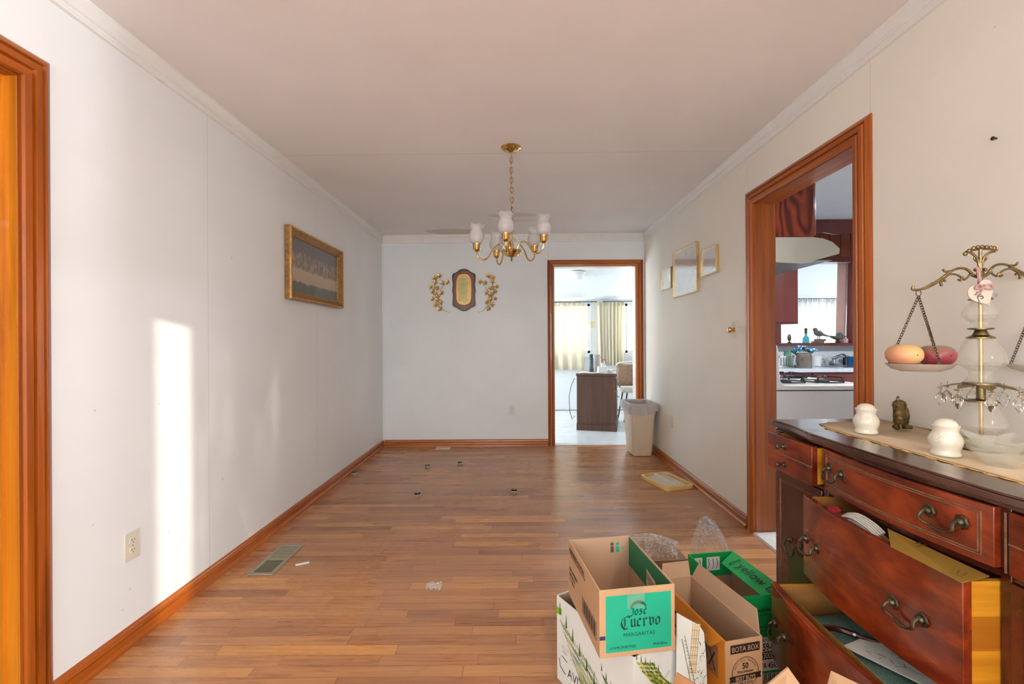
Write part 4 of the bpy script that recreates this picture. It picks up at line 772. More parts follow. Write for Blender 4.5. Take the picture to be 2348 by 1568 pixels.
# ================================================================== DINING ROOM: things on the floor
M_reg = plain('register metal', c(168, 162, 138), .45, .4)
def register(label, x0, x1, y0, y1, m):
    o = thing('floor_register', label, 'vent', ((x0+x1)/2, (y0+y1)/2, 0.0005)); W, L = x1-x0, y1-y0; hx, hy = W/2, L/2; r = min(W, L)*.15
    b = MB(); b.box(-hx+.004, hx-.004, -hy+.004, hy-.004, 0, .0012); b.obj('duct_shade', M_dark, o)  # flat dark sheet, shade inside the duct put in as colour
    b = MB(); b.box(-hx, hx, -hy, -hy+r, 0, .005); b.box(-hx, hx, hy-r, hy, 0, .005); b.box(-hx, -hx+r, -hy+r, hy-r, 0, .005); b.box(hx-r, hx, -hy+r, hy-r, 0, .005)
    b.box(-hx+r, hx-r, -.012, .004, 0, .005) if L > W else b.box(-.004, .004, -hy+r, hy-r, 0, .005); b.obj('face_frame', m, o, bevel=.0015)
    b = MB(); n = 22
    for i in range(n):
        if L > W:
            y = -hy+r+(i+.5)/n*(L-2*r); tilt = .0; hw_ = .0050 if y > 0 else .0015
            b.hexa([(-hx+r, y-hw_, .001), (hx-r, y-hw_, .001), (hx-r, y+hw_, .001), (-hx+r, y+hw_, .001), (-hx+r, y-hw_, .003), (hx-r, y-hw_, .003), (hx-r, y+hw_, .003), (-hx+r, y+hw_, .003)])
        else: x = -hx+r+(i+.5)/n*(W-2*r); b.box(x-.0025, x+.0025, -hy+r, hy-r, .001, .0045)
    b.obj('louvres', m, o, smooth=0); return o
register('metal floor register beside the left baseboard', -1.405, -1.27, 2.30, 2.645, M_reg)
register('small white floor register against the far baseboard', on_z(1001, 1026).x, on_z(1034, 1026).x, 4.985, 5.10, M_ivory)
M_cup = plain('dark caster cup', c(64, 52, 44), .25, .3); M_cupr = plain('cup rim', c(226, 222, 214), .3, .5)
cups = [((957, 1137), 'dark metal caster cup nearest the camera, left of the other near one'), ((1179, 1129), 'dark metal caster cup standing rightmost on the bare floor'), ((980, 1071), 'dark caster cup in the far pair, the left one'), ((1055, 1064), 'dark caster cup in the far pair, the right one'), ((811, 1087), 'pale caster cup lying against the left baseboard')]
proto = None
for (p, lab) in cups:
    q = on_z(*p)
    if proto is None:
        proto = thing('caster_cup', lab, 'caster cup', (q.x, q.y, .0005), group='caster cups left on the floor')
        b = MB(); b.lathe([(.001, 0), (.025, 0), (.027, .003), (.023, .006), (.023, .011), (.027, .014), (.027, .019), (.021, .020), (.018, .008), (.001, .007)], seg=28); b.obj('cup', M_cup, proto)
        b = MB(); b.tube([(.027*math.cos(t*PI/14), .027*math.sin(t*PI/14), .0135) for t in range(28)], .0028, 6, True); b.tube([(.0255*math.cos(t*PI/14), .0255*math.sin(t*PI/14), .003) for t in range(28)], .0022, 6, True); b.obj('metal_ring', M_cupr, proto)
    else:
        if p[0] == 811: q.x = max(q.x, XL+.06)
        dup(proto, (q.x, q.y, .0005), label=lab)
q0, q1 = on_z(677, 1297), on_z(709, 1290); b = MB(); d = (q1-q0).normalized(); nn = V(-d.y, d.x, 0)
q = (q0+q1)/2; L = (q1-q0).length/2; b.prism([(-L, 0), (-L*.8, .006), (L, .007), (L, -.007), (-L*.8, -.006)], 0, .006, (V(0, 0, 0), d, nn, V(0, 0, 1))); q_ = b.obj('paper_strip', M_paper, bevel=.001); q_.location = (q.x, q.y, .0005); tag(q_, 'small white pointed paper strip on the floor beside the register', 'paper')
M_film = thin('clear film', (.97, .97, .97, 1), .30, .12, .2, c(236, 234, 230), .5, 30)
q = on_z(995, 1348); b = MB(); random.seed(11)
b.grid(lambda u, v: ((u-.5)*.065+.006*math.sin(v*17), (v-.5)*.05+.005*math.sin(u*19), .003+.018*abs(math.sin(u*9+2*v)*math.cos(v*8+u*5))), 18, 14); q_ = b.obj('plastic_scrap', M_film, smooth=20); q_.location = (q.x, q.y, .0005); tag(q_, 'crumpled scrap of clear plastic on the middle of the floor', 'plastic scrap')
# waste bin
M_bin = plain('beige bin plastic', c(214, 194, 166), .42, var=.05, sc=5)
o = thing('waste_bin', 'tall beige plastic waste bin lined with a white bag in the far right corner', 'waste bin', (1.305, 4.78, .001))
def rbox(b, lv, seg=5):
    """stack of rounded rectangles (hx, hy, z, r)"""
    k = len(b.v); n = 4*(seg+1); vs = []
    for hx, hy, z, r in lv:
        for ci, (sx_, sy_) in enumerate(((1, 1), (-1, 1), (-1, -1), (1, -1))):
            for j in range(seg+1):
                a = ci*PI/2+j/seg*PI/2; vs.append((sx_*(hx-r)+r*math.cos(a), sy_*(hy-r)+r*math.sin(a), z))
    fs = [(i*n+j, i*n+(j+1) % n, (i+1)*n+(j+1) % n, (i+1)*n+j) for i in range(len(lv)-1) for j in range(n)]+[tuple(range(n))[::-1], tuple(range((len(lv)-1)*n, len(lv)*n))]
    b.add(vs, fs)
b = MB(); rbox(b, [(.09, .14, 0, .03), (.097, .148, .006, .03), (.099, .15, .035, .03), (.102, .153, .036, .03), (.125, .19, .44, .035), (.131, .196, .442, .036), (.134, .2, .54, .037), (.137, .203, .545, .037), (.130, .196, .545, .034), (.122, .187, .44, .03), (.095, .145, .02, .03)]); b.obj('bin_body', M_bin, o, smooth=35)
M_bag = thin('white bin bag', (.9, .9, .9, 1), .88, .35, .45, c(222, 218, 218))
b = MB(); n = 96
def bagp(t, lv):
    a = t*2*PI; e = 5.0; ca, sa = math.cos(a), math.sin(a); rr = (abs(ca)**e+abs(sa)**e)**(-1/e); hx, hy, z = lv
    drop = .5+.5*math.sin(a*3+1); return (hx*ca*rr, hy*sa*rr, z)
ring = []
for k, (ox, z, am) in enumerate(((.020, -.07, .003), (.020, -.04, .003), (.016, -.01, .002), (.008, .008, .002), (-.008, .010, .001), (-.013, -.03, .001), (-.034, -.16, .002))):
    for i in range(n):
        a = i/n*2*PI; rr = (abs(math.cos(a))**12+abs(math.sin(a))**12)**(-1/12); w1 = am*math.sin(a*17+k)+am*.6*math.sin(a*31+k*2); zz = .545+z
        if k == 0: zz += -.035*max(0, math.sin(a*1.0-2.4))+.012*math.sin(a*5)
        ring.append((( .137+ox+w1)*math.cos(a)*rr, (.203+ox+w1)*math.sin(a)*rr, zz))
b.add(ring, [(k*n+i, k*n+(i+1) % n, (k+1)*n+(i+1) % n, (k+1)*n+i) for k in range(6) for i in range(n)]); b.obj('bin_bag', M_bag, o, smooth=50)
b = MB(); b.tube(spline([(.06, -.05, .558), (.08, .0, .562), (.06, .05, .557)]), .004, 6); b.tube(spline([(-.148, -.12, .50), (-.150, -.16, .49), (-.148, -.19, .485)]), .0025, 6); b.obj('drawstring', plain('red tie', c(206, 84, 76), .5), o)
# bin lid on the floor
c0, c1, c2 = V(1.18, 3.55, 0), V(1.076, 3.92, 0), V(1.453, 3.64, 0); ang = math.atan2(.37, -.104)
o = thing('bin_lid', 'yellow rimmed swing lid with a translucent flap lying on the floor', 'lid', (1.263, 3.775, .001), ang-PI/2)
M_lid = plain('yellow rim plastic', c(238, 198, 122), .4, var=.05, sc=6); M_flap = plain('milky flap', c(222, 210, 190), .35, var=.03)
def rr_ring(b, hx, hy, z0, z1, t, r=.03):
    n = 24
    def pt(hx_, hy_, a): 
        e = 9; k = (abs(math.cos(a))**e+abs(math.sin(a))**e)**(-1/e); return hx_*math.cos(a)*k, hy_*math.sin(a)*k
    vs = []; N_ = 72
    for (dx, z) in ((0, z0), (0, z1-.004), (-.004, z1), (-t, z1), (-t-.002, z1-.006), (-t, z0)):
        for i in range(N_): a = 2*PI*i/N_; x, y = pt(hx+dx, hy+dx, a); vs.append((x, y, z))
    b.add(vs, [(k*N_+i, k*N_+(i+1) % N_, ((k+1) % 6)*N_+(i+1) % N_, ((k+1) % 6)*N_+i) for k in range(6) for i in range(N_)])
b = MB(); rr_ring(b, .143, .195, 0, .030, .02); b.obj('rim', M_lid, o, smooth=40)
b = MB(); b.grid(lambda u, v: ((u-.5)*.24, (v-.5)*.345, .014+.012*(1-abs(u-.5)*2)), 8, 8); q = b.obj('swing_flap', M_flap, o); q.modifiers.new('s', 'SOLIDIFY').thickness = .003
b = MB(); b.prism([(-.022, .02), (.022, .02), (.018, .036), (-.014, .040)], -.15, .16, (V(0, 0, 0), V(1, 0, 0), V(0, 0, 1), V(0, 1, 0))); b.obj('flap_ridge', M_flap, o, bevel=.003)

# ================================================================== SIDEBOARD
SBT = .88
M_mh = None
def mahog(name, axis, cols):
    k = N(name); s = {'Y': (9, 2.2, 9), 'Z': (9, 9, 2.2)}[axis]; p = k.pos(); n = k.noise(k.map(p, s), 1, 6, 1.6, .6); big = k.noise(p, 3.4, 4, 1.2)
    f = k.math('ADD', k.math('MULTIPLY', n, .45), k.math('MULTIPLY', big, .55)); cc = k.ramp(f, [(.36, cols[0]), (.5, cols[1]), (.62, cols[2])])
    sp = k.math('GREATER_THAN', k.noise(p, 75, 2), .80); cc = k.mix(k.math('MULTIPLY', sp, .55), cc, c(206, 150, 110))
    k.set(cc, k.ramp(big, [(.3, (.16, .16, .16, 1)), (.7, (.30, .30, .30, 1))]), spec=.5, coat=.5); k.b.inputs['Coat Roughness'].default_value = .12; return k.m
M_mh = mahog('mahogany veneer', 'Y', [c(62, 22, 10), c(122, 42, 16), c(168, 68, 24)])
M_mhz = mahog('mahogany upright', 'Z', [c(46, 20, 14), c(78, 32, 20), c(110, 48, 30)])
M_mtop = mahog('mahogany top', 'Y', [c(60, 38, 30), c(86, 56, 44), c(108, 74, 58)])
M_bead = plain('worn bead', c(138, 98, 70), .4, var=.3, sc=60)
def side_mat():
    k = N('drawer side wood'); p = k.pos(); n = k.noise(k.map(p, (2, 20, 26)), 1, 5, .6); cc = k.ramp(n, [(.32, c(188, 116, 18)), (.5, c(212, 142, 26)), (.68, c(226, 160, 48))])
    z = k.xyz(p)[2]; f = k.math('MULTIPLY', k.math('GREATER_THAN', z, .523), k.math('LESS_THAN', z, .598)); cc = k.mix(k.math('MULTIPLY', f, .6), cc, c(156, 84, 14)); k.set(cc, .45); return k.m
M_dw = side_mat()     # glued-up boards, the middle one darker
M_dwin = wood('drawer inner wood', [c(150, 98, 48), c(176, 120, 62), c(192, 140, 84)], 'X', .55, .6)
sb = thing('sideboard', 'bow-fronted reddish mahogany sideboard with its drawers pulled open at the right wall', 'sideboard', (1.25, 1.23, 0))
OX, OY = 1.25, 1.23
CFX = 1.046                                     # case front plane
def bowx(Y, x0, sag, half=.27): return x0 - sag*max(0, 1-((Y-OY)/half)**2)
def bowslab(b, x0, sag, y0, y1, z0, z1, th, n=18, half=.27):
    vs = []; 
    for i in range(n+1):
        Y = y0+(y1-y0)*i/n; x = bowx(Y, x0, sag, half); vs += [(x-OX, Y-OY, z0), (x+th-OX, Y-OY, z0), (x+th-OX, Y-OY, z1), (x-OX, Y-OY, z1)]
    fs = [(4*i+a, 4*i+(a+1) % 4, 4*i+4+(a+1) % 4, 4*i+4+a) for i in range(n) for a in range(4)]+[(3, 2, 1, 0), (4*n, 4*n+1, 4*n+2, 4*n+3)]
    b.add(vs, fs)
def bx(b, x0, x1, y0, y1, z0, z1): b.box(x0-OX, x1-OX, y0-OY, y1-OY, z0, z1)
# top: outline
def topfront(Y):
    d = abs(Y-OY)
    if d < .27: return 1.006-.004*(1-(d/.27)**2)
    t = min(1, (d-.27)/.20); t = t*t*(3-2*t); return 1.006+.026*t
def topoutline(off, y0, y1):
    pts = [(XR-.003-OX, y1-off-OY)]
    ys = [y1-off-(y1-y0-2*off)*i/60 for i in range(61)]
    for Y in ys: pts.append((topfront(Y)+off-OX, Y-OY))
    pts.append((XR-.003-OX, y0+off-OY)); return pts
b = MB(); b.prism(topoutline(.006, .64, 1.815), .853, .858); b.prism(topoutline(0, .64, 1.815), .858, .874); b.prism(topoutline(.004, .64, 1.815), .874, SBT); b.prism(topoutline(.018, .64, 1.815), .845, .853); b.obj('top', M_mtop, sb, bevel=.002)
# case
Y0c, Y1c = .66, 1.80
b = MB(); bx(b, CFX, XR-.03, Y0c, Y0c+.02, .10, .845); bx(b, CFX, XR-.03, Y1c-.02, Y1c, .10, .845); bx(b, XR-.036, XR-.03, Y0c, Y1c, .10, .845); bx(b, CFX+.01, XR-.03, Y0c, Y1c, .10, .12)
bx(b, CFX+.01, XR-.04, .945, .96, .12, .845); bx(b, CFX+.01, XR-.04, 1.50, 1.515, .12, .845); b.obj('case', M_mhz, sb)
b = MB()
for z0, z1 in ((.840, .846), (.688, .702), (.395, .412), (.108, .135)): b = MB(); bowslab(b, CFX, .03, .96, 1.50, z0, z1, .02); b.obj('front_rail', M_mhz, sb)
b = MB()
for y in (.945, 1.50): b = MB(); bx(b, CFX-.002, CFX+.018, y-.004, y+.018, .108, .845); b.obj('stile', M_mhz, sb, bevel=.002)
for y in (Y0c, Y1c-.022): b = MB(); bx(b, CFX-.002, CFX+.018, y, y+.022, .0, .845); b.obj('stile', M_mhz, sb, bevel=.002)
for y0 in (Y0c, 1.518):
    for z0, z1 in ((.838, .845), (.688, .70), (.108, .135)): b = MB(); bx(b, CFX, CFX+.018, y0, y0+.28, z0, z1); b.obj('side_rail', M_mhz, sb)
for y in (.70, 1.76):
    for x in (CFX+.04, XR-.06):
        b = MB(); b.lathe([(.001, 0), (.018, 0), (.024, .02), (.02, .05), (.03, .09), (.03, .112), (.001, .112)], (x-OX, y-OY, 0), 14); b.obj('foot', M_mhz, sb)
# beaded groove on the right stile
b = MB(); b.tube([(CFX-.003-OX, .951-OY, .70), (CFX-.003-OX, .951-OY, .83)], .0025, 6); b.tube([(CFX-.003-OX, .941-OY, .70), (CFX-.003-OX, .941-OY, .83)], .0025, 6); b.obj('stile_bead', M_bead, sb)
def rosette(b, p, r=.017):
    """ornate round backplate facing -X at p"""
    b.M = Matrix.Translation(p) @ Matrix.Rotation(-PI/2, 4, 'Y')
    b.lathe([(.001, 0), (r, 0), (r*1.02, .0015), (r*.8, .004), (r*.82, .005), (r*.55, .0045), (r*.5, .009), (r*.28, .012), (.001, .013)], seg=24, mod=lambda rr, z, a, t: (rr*(1+.08*math.cos(8*a)*(rr/r)), z)); b.M = None
def bail(parent, x, y, z, sp=.035, drop=.032, m=M_bronze, r=.0165, dx2=0, name='bail_pull'):
    """bail pull: two rosettes and a swagged handle; x at surface (local coords)"""
    b = MB(); rosette(b, V(x, y-sp, z), r); rosette(b, V(x+dx2, y+sp, z), r)
    pts = [(x-.012, y-sp, z+.002), (x-.022, y-sp, z-.006), (x-.024, y-sp*1.02, z-drop*.6), (x-.023, y-sp*.6, z-drop*.92), (x-.022, y, z-drop*1.05), (x-.023, y+sp*.6, z-drop*.92), (x-.024+dx2, y+sp*1.02, z-drop*.6), (x-.022+dx2, y+sp, z-.006), (x-.012+dx2, y+sp, z+.002)]
    P_ = spline(pts, 5); n = len(P_); b.tube(P_, [.0028+.0016*abs(math.sin(i/n*PI*3)) for i in range(n)], 8); return b.obj(name, m, parent)
def drawer(fx, y0, y1, z0, z1, sag, hy, bead=None, depth=.36, hz_=None, label=None, m=M_mh):
    b = MB(); bowslab(b, fx, sag, y0, y1, z0, z1, .02, half=max(.27, 0)); d = b.obj('drawer', m, sb, bevel=.0015, label=label)
    xe = min(fx+depth, XR-.045); b = MB()
    for ya, yb in ((y0+.004, y0+.016), (y1-.016, y1-.004)): b = MB(); bx(b, fx+.019, xe, ya, yb, z0+.012, z1-.006); b.obj('drawer_side', M_dw, d)
    b = MB(); bx(b, fx+.0195, fx+.021, y0+.017, y1-.017, z0+.012, z1-.008); bx(b, fx+.02, xe-.012, y0+.016, y1-.016, z0+.018, z0+.024); bx(b, xe-.012, xe, y0+.016, y1-.016, z0+.012, z1-.02); bx(b, fx+.02, xe-.012, y1-.0175, y1-.0162, z0+.024, z1-.0065); b.obj('drawer_tray', M_dwin, d)
    if bead:
        b = MB(); i_ = bead; ya, yb, za, zb = y0+i_, y1-i_, z0+i_*.8, z1-i_*.8
        for off in (0, .0055):
            pts = [(ya+off, za+off)]+[(ya+off+(yb-ya-2*off)*k/14, za+off) for k in range(1, 15)]+[(yb-off, zb-off)]+[(yb-off-(yb-ya-2*off)*k/14, zb-off) for k in range(1, 15)]
            b.tube([(bowx(Y, fx, sag)-.0008-OX, Y-OY, Z) for Y, Z in pts], .0017, 5, True)
        b.obj('beading', M_bead, d)
    for yy in hy:
        xs_ = bowx(yy, fx, sag)-OX; xa = bowx(yy-.035, fx, sag)-OX; xb = bowx(yy+.035, fx, sag)-OX; bail(d, xa, yy-OY, hz_ or (z0+z1)/2+.012, dx2=xb-xa)
    return d
drawer(1.030, .962, 1.498, .706, .838, .03, (1.055, 1.42), .022, .36, .782, 'reddish top centre drawer, pulled slightly open')
drawer(.962, .962, 1.498, .418, .681, .03, (1.077, 1.438), None, .40, .545, 'deep middle drawer, pulled open about a hand')
drawer(.853, .962, 1.498, .140, .389, .03, (1.077, 1.425), None, .45, .275, 'bottom drawer, pulled open furthest')
def small_drawer(fx, y0, y1, label):
    b = MB(); bx(b, fx, fx+.02, y0, y1, .700, .836); d = b.obj('drawer', M_mh, sb, bevel=.0015, label=label); b = MB()
    for ya, yb in ((y0+.002, y0+.013), (y1-.013, y1-.002)): b = MB(); bx(b, fx+.019, XR-.06, ya, yb, .706, .83); b.obj('drawer_side', M_dw, d)
    b = MB(); bx(b, fx+.02, XR-.06, y0+.013, y1-.013, .715, .72); b.obj('drawer_tray', M_dwin, d)
    b = MB(); b.tube([(fx-.0005-OX, y0-OY, .7665), (fx-.0005-OX, y1-OY, .7665)], .0022, 6); b.obj('beading', M_bead, d)
    for z in (.80, .733):
        b = MB(); ym = (y0+y1)/2+.02-OY; rosette(b, V(fx-OX, ym, z), .012); b.M = Matrix.Translation((fx-OX-.01, ym, z)) @ Matrix.Rotation(-PI/2, 4, 'Y'); b.lathe([(.001, 0), (.004, .0), (.004, .012), (.009, .015), (.010, .02), (.006, .025), (.001, .026)], seg=14); b.M = None; b.obj('drawer_knob', M_bronze, d)
    return d
small_drawer(1.007, 1.522, 1.79, 'small left drawer with two knobs, pulled slightly open')
small_drawer(CFX-.008, .672, .94, None)
def cab_door(y0, y1, hy):
    b = MB(); bx(b, CFX-.006, CFX+.014, y0, y1, .138, .686); d = b.obj('door', M_mhz, sb, bevel=.002)
    b = MB()
    for off in (0, .006): 
        i_ = .028+off; b.tube([(CFX-.0065-OX, a-OY, z) for a, z in ((y0+i_, .138+i_), (y1-i_, .138+i_), (y1-i_, .686-i_), (y0+i_, .686-i_))], .0018, 5, True)
    b.obj('beading', M_bead, d); bail(d, CFX-.006-OX, hy-OY, .44, .028, .045, r=.013); return d
cab_door(1.522, 1.79, 1.672); cab_door(.672, .94, .79)
# things in the drawers
b = MB(); P = [on_z(2085, 1222, .694), on_z(2045, 1248, .684), on_z(2208, 1328, .684), on_z(2264, 1325, .690)]; P[0].x = min(P[0].x, 1.012); P[3].x = min(P[3].x, 1.012)
P = [V(.985, 1.185, .696), V(.932, 1.112, .6825), V(.943, .945, .6825), V(1.012, .955, .6905)]
o = thing('gold_booklet', 'thin gold booklet lying across the open middle drawer', 'booklet', (.97, 1.05, .684)); b.M = Matrix.Translation((-.97, -1.05, -.684)); b.slab(P, .0022); b.obj('cover', plain('gold card', c(172, 140, 62), .35, .35, var=.05), o)
nn = (P[1]-P[0]).cross(P[3]-P[0]).normalized(); nn = nn if nn.z > 0 else -nn; ux = (P[2]-P[1]).normalized(); uy = nn.cross(ux); fr = (P[1]-V(.97, 1.05, .684)+nn*.0022, ux, uy, nn)
b = MB(); Mi = plain('booklet ink', c(96, 74, 30), .6); b.text('Place Mat', .010, fr, .016, .03, bold=.01, ang=PI/2); b.text('& Napkins', .010, fr, .028, .03, bold=.01, ang=PI/2)
b.pen(fr, [(.128, .022), (.134, .034), (.140, .02), (.147, .036), (.150, .022), (.157, .03)], .0015, .6); b.pen(fr, [(.13, .014), (.155, .016)], .0015, 1.5); b.obj('printed_lettering', Mi, o)
def cloth_roll(name, label, pts, w_, m, lay=4, r=.006):
    b = MB(); pts = [Vector(p) for p in pts]; o = thing(name, label, 'cloth', pts[0]); 
    for i in range(lay):
        off = V(0, 0, i*r*1.3); P_ = [p-pts[0]+off+V(.003*math.sin(i*2), 0, 0) for p in spline(pts, 5)]; k = len(P_)
        b.grid(lambda u, v: P_[min(k-1, int(u*(k-1)))]+V(w_*(v-.5), 0, r*math.cos((v-.5)*PI)), k-1, 6)
    q = b.obj('folded_layers', m, o, smooth=60); q.modifiers.new('s', 'SOLIDIFY').thickness = .003
    b = MB()
    for i in range(5):
        P_ = [p-pts[0]+V(-w_*.42+i*w_*.16, 0, r*1.0+lay*r*.9+.0025*i) for p in spline(pts, 5)]; b.tube(P_, .0028, 6)
    b.obj('folded_edges', m, o, smooth=60); return o
M_lin = plain('white linen', c(220, 216, 206), .8, var=.08, sc=40)
cloth_roll('folded_napkin', 'folded white linen cloth poking out of the middle drawer', [(.990, 1.345, .650), (.990, 1.30, .664), (.986, 1.24, .662), (.982, 1.20, .652)], .036, M_lin, 2)
cloth_roll('folded_napkin', 'small dark red cloth tucked beside the white linen in the middle drawer', [(.965, 1.385, .655), (.965, 1.36, .664), (.965, 1.34, .66)], .03, plain('red cloth', c(150, 24, 34), .8, var=.3, sc=60), 2)
b = MB(); b.grid(lambda u, v: (.89+.30*u, 1.0+.46*v, .32+.012*math.sin(u*6+v*3)*math.sin(v*7)-.03*(abs(v-.5)*2)**3), 20, 20); q = b.obj('folded_tablecloth', plain('teal green cloth', c(96, 132, 120), .9, var=.35, sc=180)); q.modifiers.new('s', 'SOLIDIFY').thickness = -.012; tag(q, 'teal green speckled cloth folded in the open bottom drawer', 'tablecloth')
b = MB(); fr = (V(.905, 1.24, .346), V(.55, -.83, 0).normalized(), V(.83, .55, 0).normalized(), V(0, 0, 1)); b.prism([(0, 0), (.24, 0), (.24, .10), (.02, .10)], 0, .003, fr); o = b.obj('printed_napkin', M_lin, smooth=0); tag(o, 'white printed cloth with a dark sketchy motif on the teal cloth in the bottom drawer', 'napkin')
b = MB(); random.seed(4)
for i in range(16):
    x, y = random.uniform(.05, .17), random.uniform(.02, .08); b.pen(fr, [(x, y), (x+random.uniform(-.02, .02), y+random.uniform(-.012, .012)), (x+random.uniform(-.02, .02), y+random.uniform(-.012, .012))], .0018, random.uniform(0, 3), .0034)
b.obj('printed_motif', plain('brown ink', c(70, 62, 54), .7), o)
b = MB(); b.tube(spline([(.90, 1.345, .33), (.93, 1.31, .352), (.96, 1.28, .356), (1.0, 1.26, .35), (1.03, 1.25, .348)]), [.009]*12+[.006]*9, 8); b.ball((.90, 1.348, .335), .012); tag(b.obj('drawer_trinket', plain('dark glaze', c(58, 20, 14), .12)), 'dark glossy handled object lying on the teal cloth in the bottom drawer', 'trinket')

# ================================================================== ON THE SIDEBOARD
TZ = SBT
def lace_mat():
    k = N('aged lace linen'); p = k.pos(); n = k.noise(p, 7, 5, .8); k.set(k.ramp(n, [(.3, c(218, 194, 160)), (.7, c(232, 212, 182))]), .85); k.bump(k.noise(p, 260, 2), .2, .001); return k.m
o = thing('table_runner', 'cream lace-edged runner spread along the sideboard top', 'table runner', (1.28, 1.2, TZ))
x0r, x1r, y0r, y1r = 1.122, 1.462, .70, 1.722
def run_edge(t):
    """outline of the runner, rounded at the far end"""
    pts = [(x0r, y0r), (x0r, 1.60), (x0r+.03, 1.69), (x0r+.09, y1r), (x1r-.06, y1r+.004), (x1r-.01, 1.66), (x1r, 1.58), (x1r, y0r)]
    return pts
pl = [Vector((x, y, 0)) for x, y in run_edge(0)]; sp = []
for a, bb in zip(pl, pl[1:]+pl[:1]):
    n = max(1, int((bb-a).length/.0045)); sp += [a.lerp(bb, i/n) for i in range(n)]
N_ = len(sp); cen = V(1.29, 1.2, 0)
def sc_(i, base, amp): p = sp[i]; d = (p-cen); nrm = V(1 if p.x > 1.44 else (-1 if p.x < 1.14 else 0), (1 if p.y > 1.66 else (-1 if p.y < .72 else 0)), 0); nrm = nrm.normalized() if nrm.length else V(0, 0, 0); return p+nrm*(base+amp*abs(math.sin(i*.38)))
b = MB(); b.add([V(p.x-1.28, p.y-1.2, .0015+.0018*math.sin(p.y*31)*math.sin(p.x*40)) for p in sp]+[V(.01, y_-1.2, .002) for y_ in (1.2,)], [(i, (i+1) % N_, N_) for i in range(N_)]); q = b.obj('linen_centre', lace_mat(), o, smooth=60); q.modifiers.new('s', 'SOLIDIFY').thickness = .0012
b = MB(); inn = [V(p.x-1.28, p.y-1.2, .0022) for p in sp]; out = [sc_(i, .004, .007)-V(1.28, 1.2, -.0016-.001*math.sin(i*.38)) for i in range(N_)]
hole = lambda i: (i % 60) in (20, 22, 24, 26) and True
midp = [a.lerp(c_, .5) for a, c_ in zip(inn, out)]
fs = []
for i in range(N_):
    j = (i+1) % N_; fs.append((i, j, 2*N_+j, 2*N_+i)); fs.append((2*N_+i, 2*N_+j, N_+j, N_+i))
b.add(inn+out+midp, [f for n_, f in enumerate(fs) if not (n_ % 2 == 0 and hole(n_//2))]); q = b.obj('lace_edge', plain('browned lace', c(222, 176, 112), .85, var=.2, sc=90), o, smooth=60); q.modifiers.new('s', 'SOLIDIFY').thickness = .0014
b = MB(); b.tube([V(p.x-1.28, p.y-1.2, .0032) for p in sp], .0007, 4, True); b.obj('stitched_hem', plain('hem thread', c(190, 146, 92), .8), o)
RZ = TZ+.0042
# shakers
M_cer = plain('cream ceramic', c(232, 224, 206), .22, var=.03, sc=8, coat=.4)
def shaker(px, py, label):
    q = on_z(px, py, TZ); o = thing('spice_shaker', label, 'shaker', (q.x, q.y, RZ)); b = MB()
    b.lathe([(.001, 0), (.031, 0), (.0333, .003), (.0325, .007), (.0305, .013), (.0315, .019), (.0352, .028), (.0372, .037), (.0365, .046), (.032, .056), (.0275, .063), (.0272, .068), (.029, .075), (.0315, .081)], seg=32); b.obj('body', M_cer, o, smooth=60)
    b = MB(); b.lathe([(.0315, .081), (.031, .0825), (.0268, .083), (.0255, .087), (.021, .0935), (.014, .098), (.006, .100), (.001, .1005)], seg=32); lid = b.obj('domed_lid', M_cer, o, smooth=60)
    b = MB()
    for i in range(5): a = i*1.257; b.ball((.009*math.cos(a), .009*math.sin(a), .0990), .0009, seg=6)
    b.obj('pour_holes', M_dark, lid)
    b = MB(); M_fl = plain('faded green decal', c(168, 174, 152), .5)
    for side in (-.45, -2.7):
        for i in range(7):
            a = side+.10*math.sin(i*2.1); z = .036+i*.0045; r = .0372-.006*max(0, (z-.045)/.018); p = V(r*math.cos(a), r*math.sin(a), z); tng = V(-math.sin(a), math.cos(a), 0)
            b.tube([p-tng*.0012, p+tng*.0012+V(0, 0, .0018)], .00045, 4)
    b.obj('leaf_decal', M_fl, o); return o
shaker(1986, 995, 'cream ceramic shaker near the left end of the sideboard runner')
shaker(2168, 1046, 'cream ceramic shaker between the brass owl and the clear glass dishes')
# owl
q = on_z(2068, 988, TZ); o = thing('owl_figurine', 'brass owl figurine perched on a branch on the runner', 'figurine', (q.x, q.y, RZ)); M_owl = plain('aged brass owl', c(112, 92, 58), .42, .75, var=.55, sc=90, bump=.9)
b = MB(); b.M = Matrix.Rotation(-.10, 4, 'Y'); b.lathe([(.001, .014), (.018, .016), (.0235, .028), (.0225, .048), (.0205, .066), (.0205, .078), (.022, .088), (.019, .098), (.010, .105), (.001, .107)], (0, 0, 0), 24, sx=1, sy=.85, mod=lambda r, z, a, t: (r*(1+.03*math.sin(9*a+z*500)), z)); b.obj('owl_body', M_owl, o, smooth=50)
b = MB(); b.M = Matrix.Rotation(-.10, 4, 'Y')
b.lathe([(.001, -.036), (.008, -.028), (.012, -.005), (.010, .018), (.001, .028)], (.013, -.004, .056), 12, sy=1.3); b.obj('wing', M_owl, o, smooth=50)
b = MB(); b.M = Matrix.Rotation(-.10, 4, 'Y')
b.tube([(-.004, -.002, .102), (-.006, -.002, .112), (-.003, -.002, .118), (.001, -.002, .113)], [.0045, .0035, .003, .002], 6)
for s_ in (-1, 1): b.tube([(-.014+.0055*math.cos(t), -.012+s_*.004, .090+.0055*math.sin(t)) for t in [i*PI/5 for i in range(10)]], .0015, 5, True)
b.tube([(-.020, -.008, .090), (-.028, -.010, .083), (-.027, -.010, .078)], [.004, .0025, .001], 6); b.obj('face', M_owl, o)
